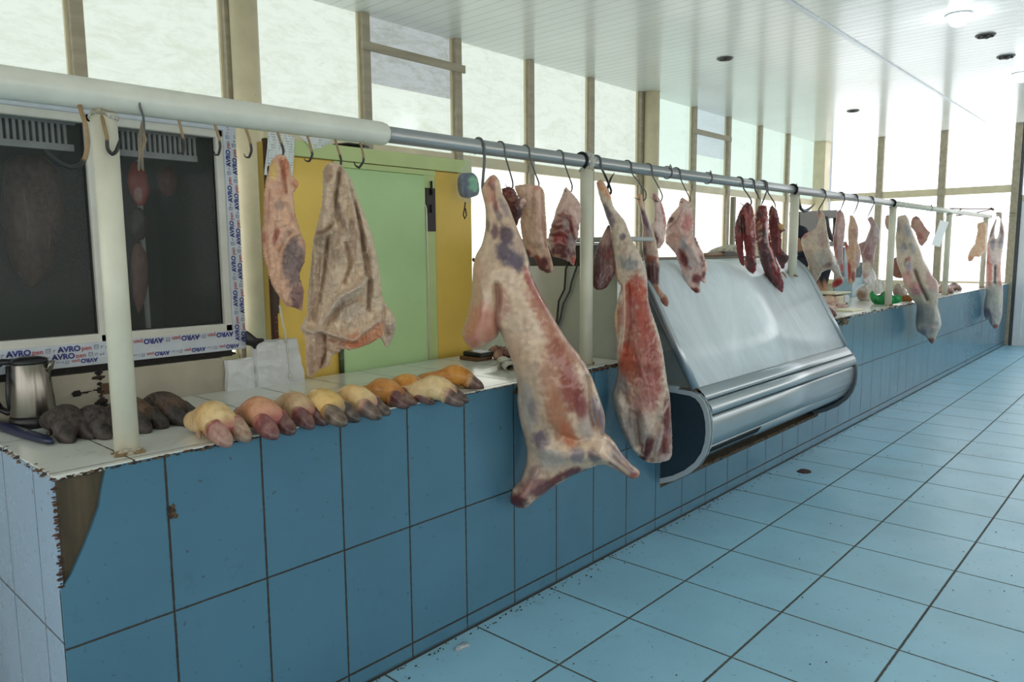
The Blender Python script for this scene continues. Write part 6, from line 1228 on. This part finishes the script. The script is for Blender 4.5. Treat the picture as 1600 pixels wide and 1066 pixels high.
# ------------------------------------------------------------------ grey machine and the person behind the far counter
ms = thing('machine', (8.75, 1.1, 0), 'grey brown upright machine head with a slotted handle behind the hanging shoulder cut', 'machine')
M_mach = mat_plain('grey_brown_enamel', (84, 76, 66), 0.5, var=0.12, scale=8)
q = [at(a, b, 'y', 1.1) for a, b in ((1250, 331), (1308, 328), (1308, 341), (1290, 342), (1292, 362), (1296, 380), (1262, 386), (1251, 385))]
MB().prism([(p[0], p[2]) for p in q], 'y', 1.1, 1.22).build('head', M_mach, ms)
q = [at(a, b, 'y', 1.1) for a, b in ((1289, 340), (1292, 356), (1296, 368), (1301, 373), (1305, 368), (1306, 352), (1306, 340))]
MB().tube(q, 0.035, 10).build('handle', mat_plain('dark_grey_handle', (70, 66, 60), 0.5), ms)
q0, q1 = at(1321, 386, 'y', 1.1), at(1322, 470, 'y', 1.1)
MB().box(q0[0]-0.09, q0[0]+0.09, 1.08, 1.2, 0.0, q0[2], 0.01).build('column', mat_plain('blue_grey_steel', (120, 140, 150), 0.4, 0.2), ms)
MB().box(8.3, q0[0]+0.1, 1.12, 1.2, 1.60, 1.66, 0.01).build('arm', M_mach, ms)
q = at(1334, 456, 'y', 0.9)
cab2 = thing('blue_box', (q[0], 0.95, 0), 'pale blue cabinet standing behind the far counter next to the white bag', 'cabinet')
MB().box(q[0]-0.25, q[0]+0.22, 0.84, 1.05, 0, 1.22, 0.01).build('body', mat_plain('pale_blue_enamel', (168, 198, 210), 0.35), cab2)
MB().box(q[0]+0.225, q[0]+0.26, 0.84, 1.05, 0, 1.40, 0.006).build('side_rail', mat_plain('blue_grey_rail', (130, 146, 156), 0.35, 0.3), cab2)

def person():
    yp = 0.98
    base = at(1272, 420, 'y', yp); bx = base[0]
    e2 = np.array([bx, yp, 0])-np.array([CAM[0], CAM[1], 0]); e2 /= np.linalg.norm(e2); e1 = np.array([e2[1], -e2[0], 0])
    J = lambda s, f, z: np.array([bx, yp+0.05, 0])+e1*s-e2*f+np.array([0, 0, z])
    hand = at(1285, 452, 'y', 0.86); hand[2] = max(hand[2], H+0.14)
    elbow = at(1290, 425, 'y', 0.95)
    pts = [('pel', J(0, 0, .92), .15, None), ('waist', J(0, .01, 1.10), .175, 'pel'), ('chest', J(0, .03, 1.34), .19, 'waist'), ('neckb', J(-.04, .05, 1.48), .085, 'chest'), ('head0', J(-.09, .10, 1.585), .075, 'neckb'), ('head1', J(-.12, .14, 1.70), .088, 'head0'), ('head2', J(-.13, .14, 1.77), .06, 'head1'),
           ('shR', J(.19, .03, 1.42), .075, 'chest'), ('elR', elbow, .052, 'shR'), ('wrR', elbow*.25+hand*.75, .036, 'elR'), ('haR', hand, .03, 'wrR'),
           ('shL', J(-.2, .03, 1.42), .075, 'chest'), ('elL', J(-.22, .1, 1.2), .052, 'shL'), ('wrL', J(-.08, .24, 1.30), .036, 'elL'), ('haL', J(-.05, .27, 1.33), .03, 'wrL'),
           ('hiR', J(.09, 0, .85), .095, 'pel'), ('knR', J(.1, .02, .48), .062, 'hiR'), ('anR', J(.1, 0, .09), .042, 'knR'), ('toR', J(.1, .16, .045), .038, 'anR'),
           ('hiL', J(-.09, 0, .85), .095, 'pel'), ('knL', J(-.1, .02, .48), .062, 'hiL'), ('anL', J(-.1, 0, .09), .042, 'knL'), ('toL', J(-.1, .16, .045), .038, 'anL')]
    for tag_, hp_, dr_ in (('R', hand, -1), ('L', J(-.05, .27, 1.33), 1)):
        fd = np.array([0, -0.6, -0.8]) if tag_ == 'R' else np.array([0.2, -0.6, .5])
        fd = fd/np.linalg.norm(fd)
        for k in range(4):
            o = e1*(0.016*(k-1.5)); ln = (.05, .06, .056, .044)[k]
            pts.append(('f%s%d' % (tag_, k), hp_+o+fd*.045, .0095, 'ha'+tag_)); pts.append(('g%s%d' % (tag_, k), hp_+o*1.2+fd*(.045+ln*.6)-e2*.006, .008, 'f%s%d' % (tag_, k)))
        pts.append(('t'+tag_, hp_+e1*.035*dr_+fd*.03, .01, 'ha'+tag_))
    ix = {p[0]: i for i, p in enumerate(pts)}
    o0 = np.array([bx, yp, 0])
    me = bpy.data.meshes.new('person'); me.from_pydata([tuple(p[1]-o0) for p in pts], [(ix[p[3]], i) for i, p in enumerate(pts) if p[3]], [])
    ob = bpy.data.objects.new('person', me); COL.objects.link(ob)
    md = ob.modifiers.new('skin', 'SKIN'); md.use_smooth_shade = True
    lay = me.skin_vertices[0] if me.skin_vertices else None
    if lay is None:
        bm = bmesh.new(); bm.from_mesh(me); bm.verts.layers.skin.verify(); bm.to_mesh(me); bm.free(); lay = me.skin_vertices[0]
    for i, p in enumerate(pts): lay.data[i].radius = (p[2], p[2]*(0.8 if p[0] in ('chest', 'waist', 'pel') else 1.0))
    lay.data[0].use_root = True
    ss = ob.modifiers.new('sub', 'SUBSURF'); ss.levels = 2; ss.render_levels = 2
    bpy.context.view_layer.update()
    ev = ob.evaluated_get(bpy.context.evaluated_depsgraph_get()); m2 = bpy.data.meshes.new_from_object(ev)
    ob.modifiers.clear(); ob.data = m2; m2.name = 'person'
    hpos = [pts[ix['head1']][1]-o0, hand-o0, pts[ix['haL']][1]-o0]
    cs = []
    for v in m2.vertices:
        c = np.array(v.co)
        col = lin((24, 30, 46))
        if c[2] < 0.84: col = lin((34, 34, 38))
        if c[2] < 0.10: col = lin((24, 20, 18))
        if np.linalg.norm(c-hpos[0]) < 0.16 and c[2] > 1.53: col = lin((178, 132, 104))
        if c[2] > 1.715: col = lin((24, 26, 36))
        if min(np.linalg.norm(c-hpos[1]), np.linalg.norm(c-hpos[2])) < 0.075: col = lin((190, 138, 108))
        elif np.linalg.norm(c-(elbow-o0)) < 0.13: col = lin((92, 80, 70))
        cs += list(col)+[1.0]
    ca = m2.color_attributes.get('Col') or m2.color_attributes.new('Col', 'FLOAT_COLOR', 'POINT'); ca.data.foreach_set('color', cs)
    m2.materials.clear(); m2.materials.append(mat_attr('dark_clothes_and_skin', 0.8, 0.3))
    for p_ in m2.polygons: p_.use_smooth = True
    ob.location = o0
    LOC['person'] = o0
    hp_ = pts[ix['head1']][1]
    MB().lump(hp_+np.array([0, 0, .03])+e2*.02, (.105, .105, .10), 3, lin((22, 26, 40)), 3, .08).build('knit_cap', mat_attr('knit_cap', .9, .6), ob)
    nb = MB(); f = -e2
    nb.lump(hp_+f*.095+np.array([0, 0, -.03]), (.014, .014, .02), 1, lin((180, 128, 100)), 2, .1); nb.build('nose', mat_attr('skin', .6), ob)
    eb = MB()
    for s_ in (-1, 1): eb.lump(hp_+f*.085+e1*.032*s_+np.array([0, 0, -.005]), .011, 2, lin((40, 30, 26)), 2, .05)
    eb.build('eyes', mat_attr('eye', .2), ob)
    return tag(ob, 'person in dark navy clothes behind the far counter, mostly hidden by hanging meat', 'person')
person()
# red drips on the round column
mb = MB()
for px, py, r in ((407, 452, .010), (406.5, 467, .02), (407.5, 486, .024)):
    q = at(px, py, 'y', 2.895); mb.lump(q, (r, .006, r), py, lin((170, 28, 24)), 2, .3)
mb.build('red_drips', M_chip, None, 'red drips on the cream round column left of the partition', 'stain', origin=at(407, 470, 'y', 2.895))

# ------------------------------------------------------------------ render look
w = bpy.data.worlds.new('world'); SC.world = w; w.use_nodes = True
w.node_tree.nodes['Background'].inputs[0].default_value = (0.8, 0.9, 1.0, 1); w.node_tree.nodes['Background'].inputs[1].default_value = 0.6
SC.view_settings.view_transform = 'Standard'; SC.view_settings.look = 'None'; SC.view_settings.gamma = 1.0
SC.view_settings.exposure = 0.16; SC.view_settings.use_curve_mapping = False
SC.cycles.use_denoising = True; SC.cycles.max_bounces = 8; SC.cycles.diffuse_bounces = 4; SC.cycles.transparent_max_bounces = 12
SC.cycles.sample_clamp_indirect = 4.0
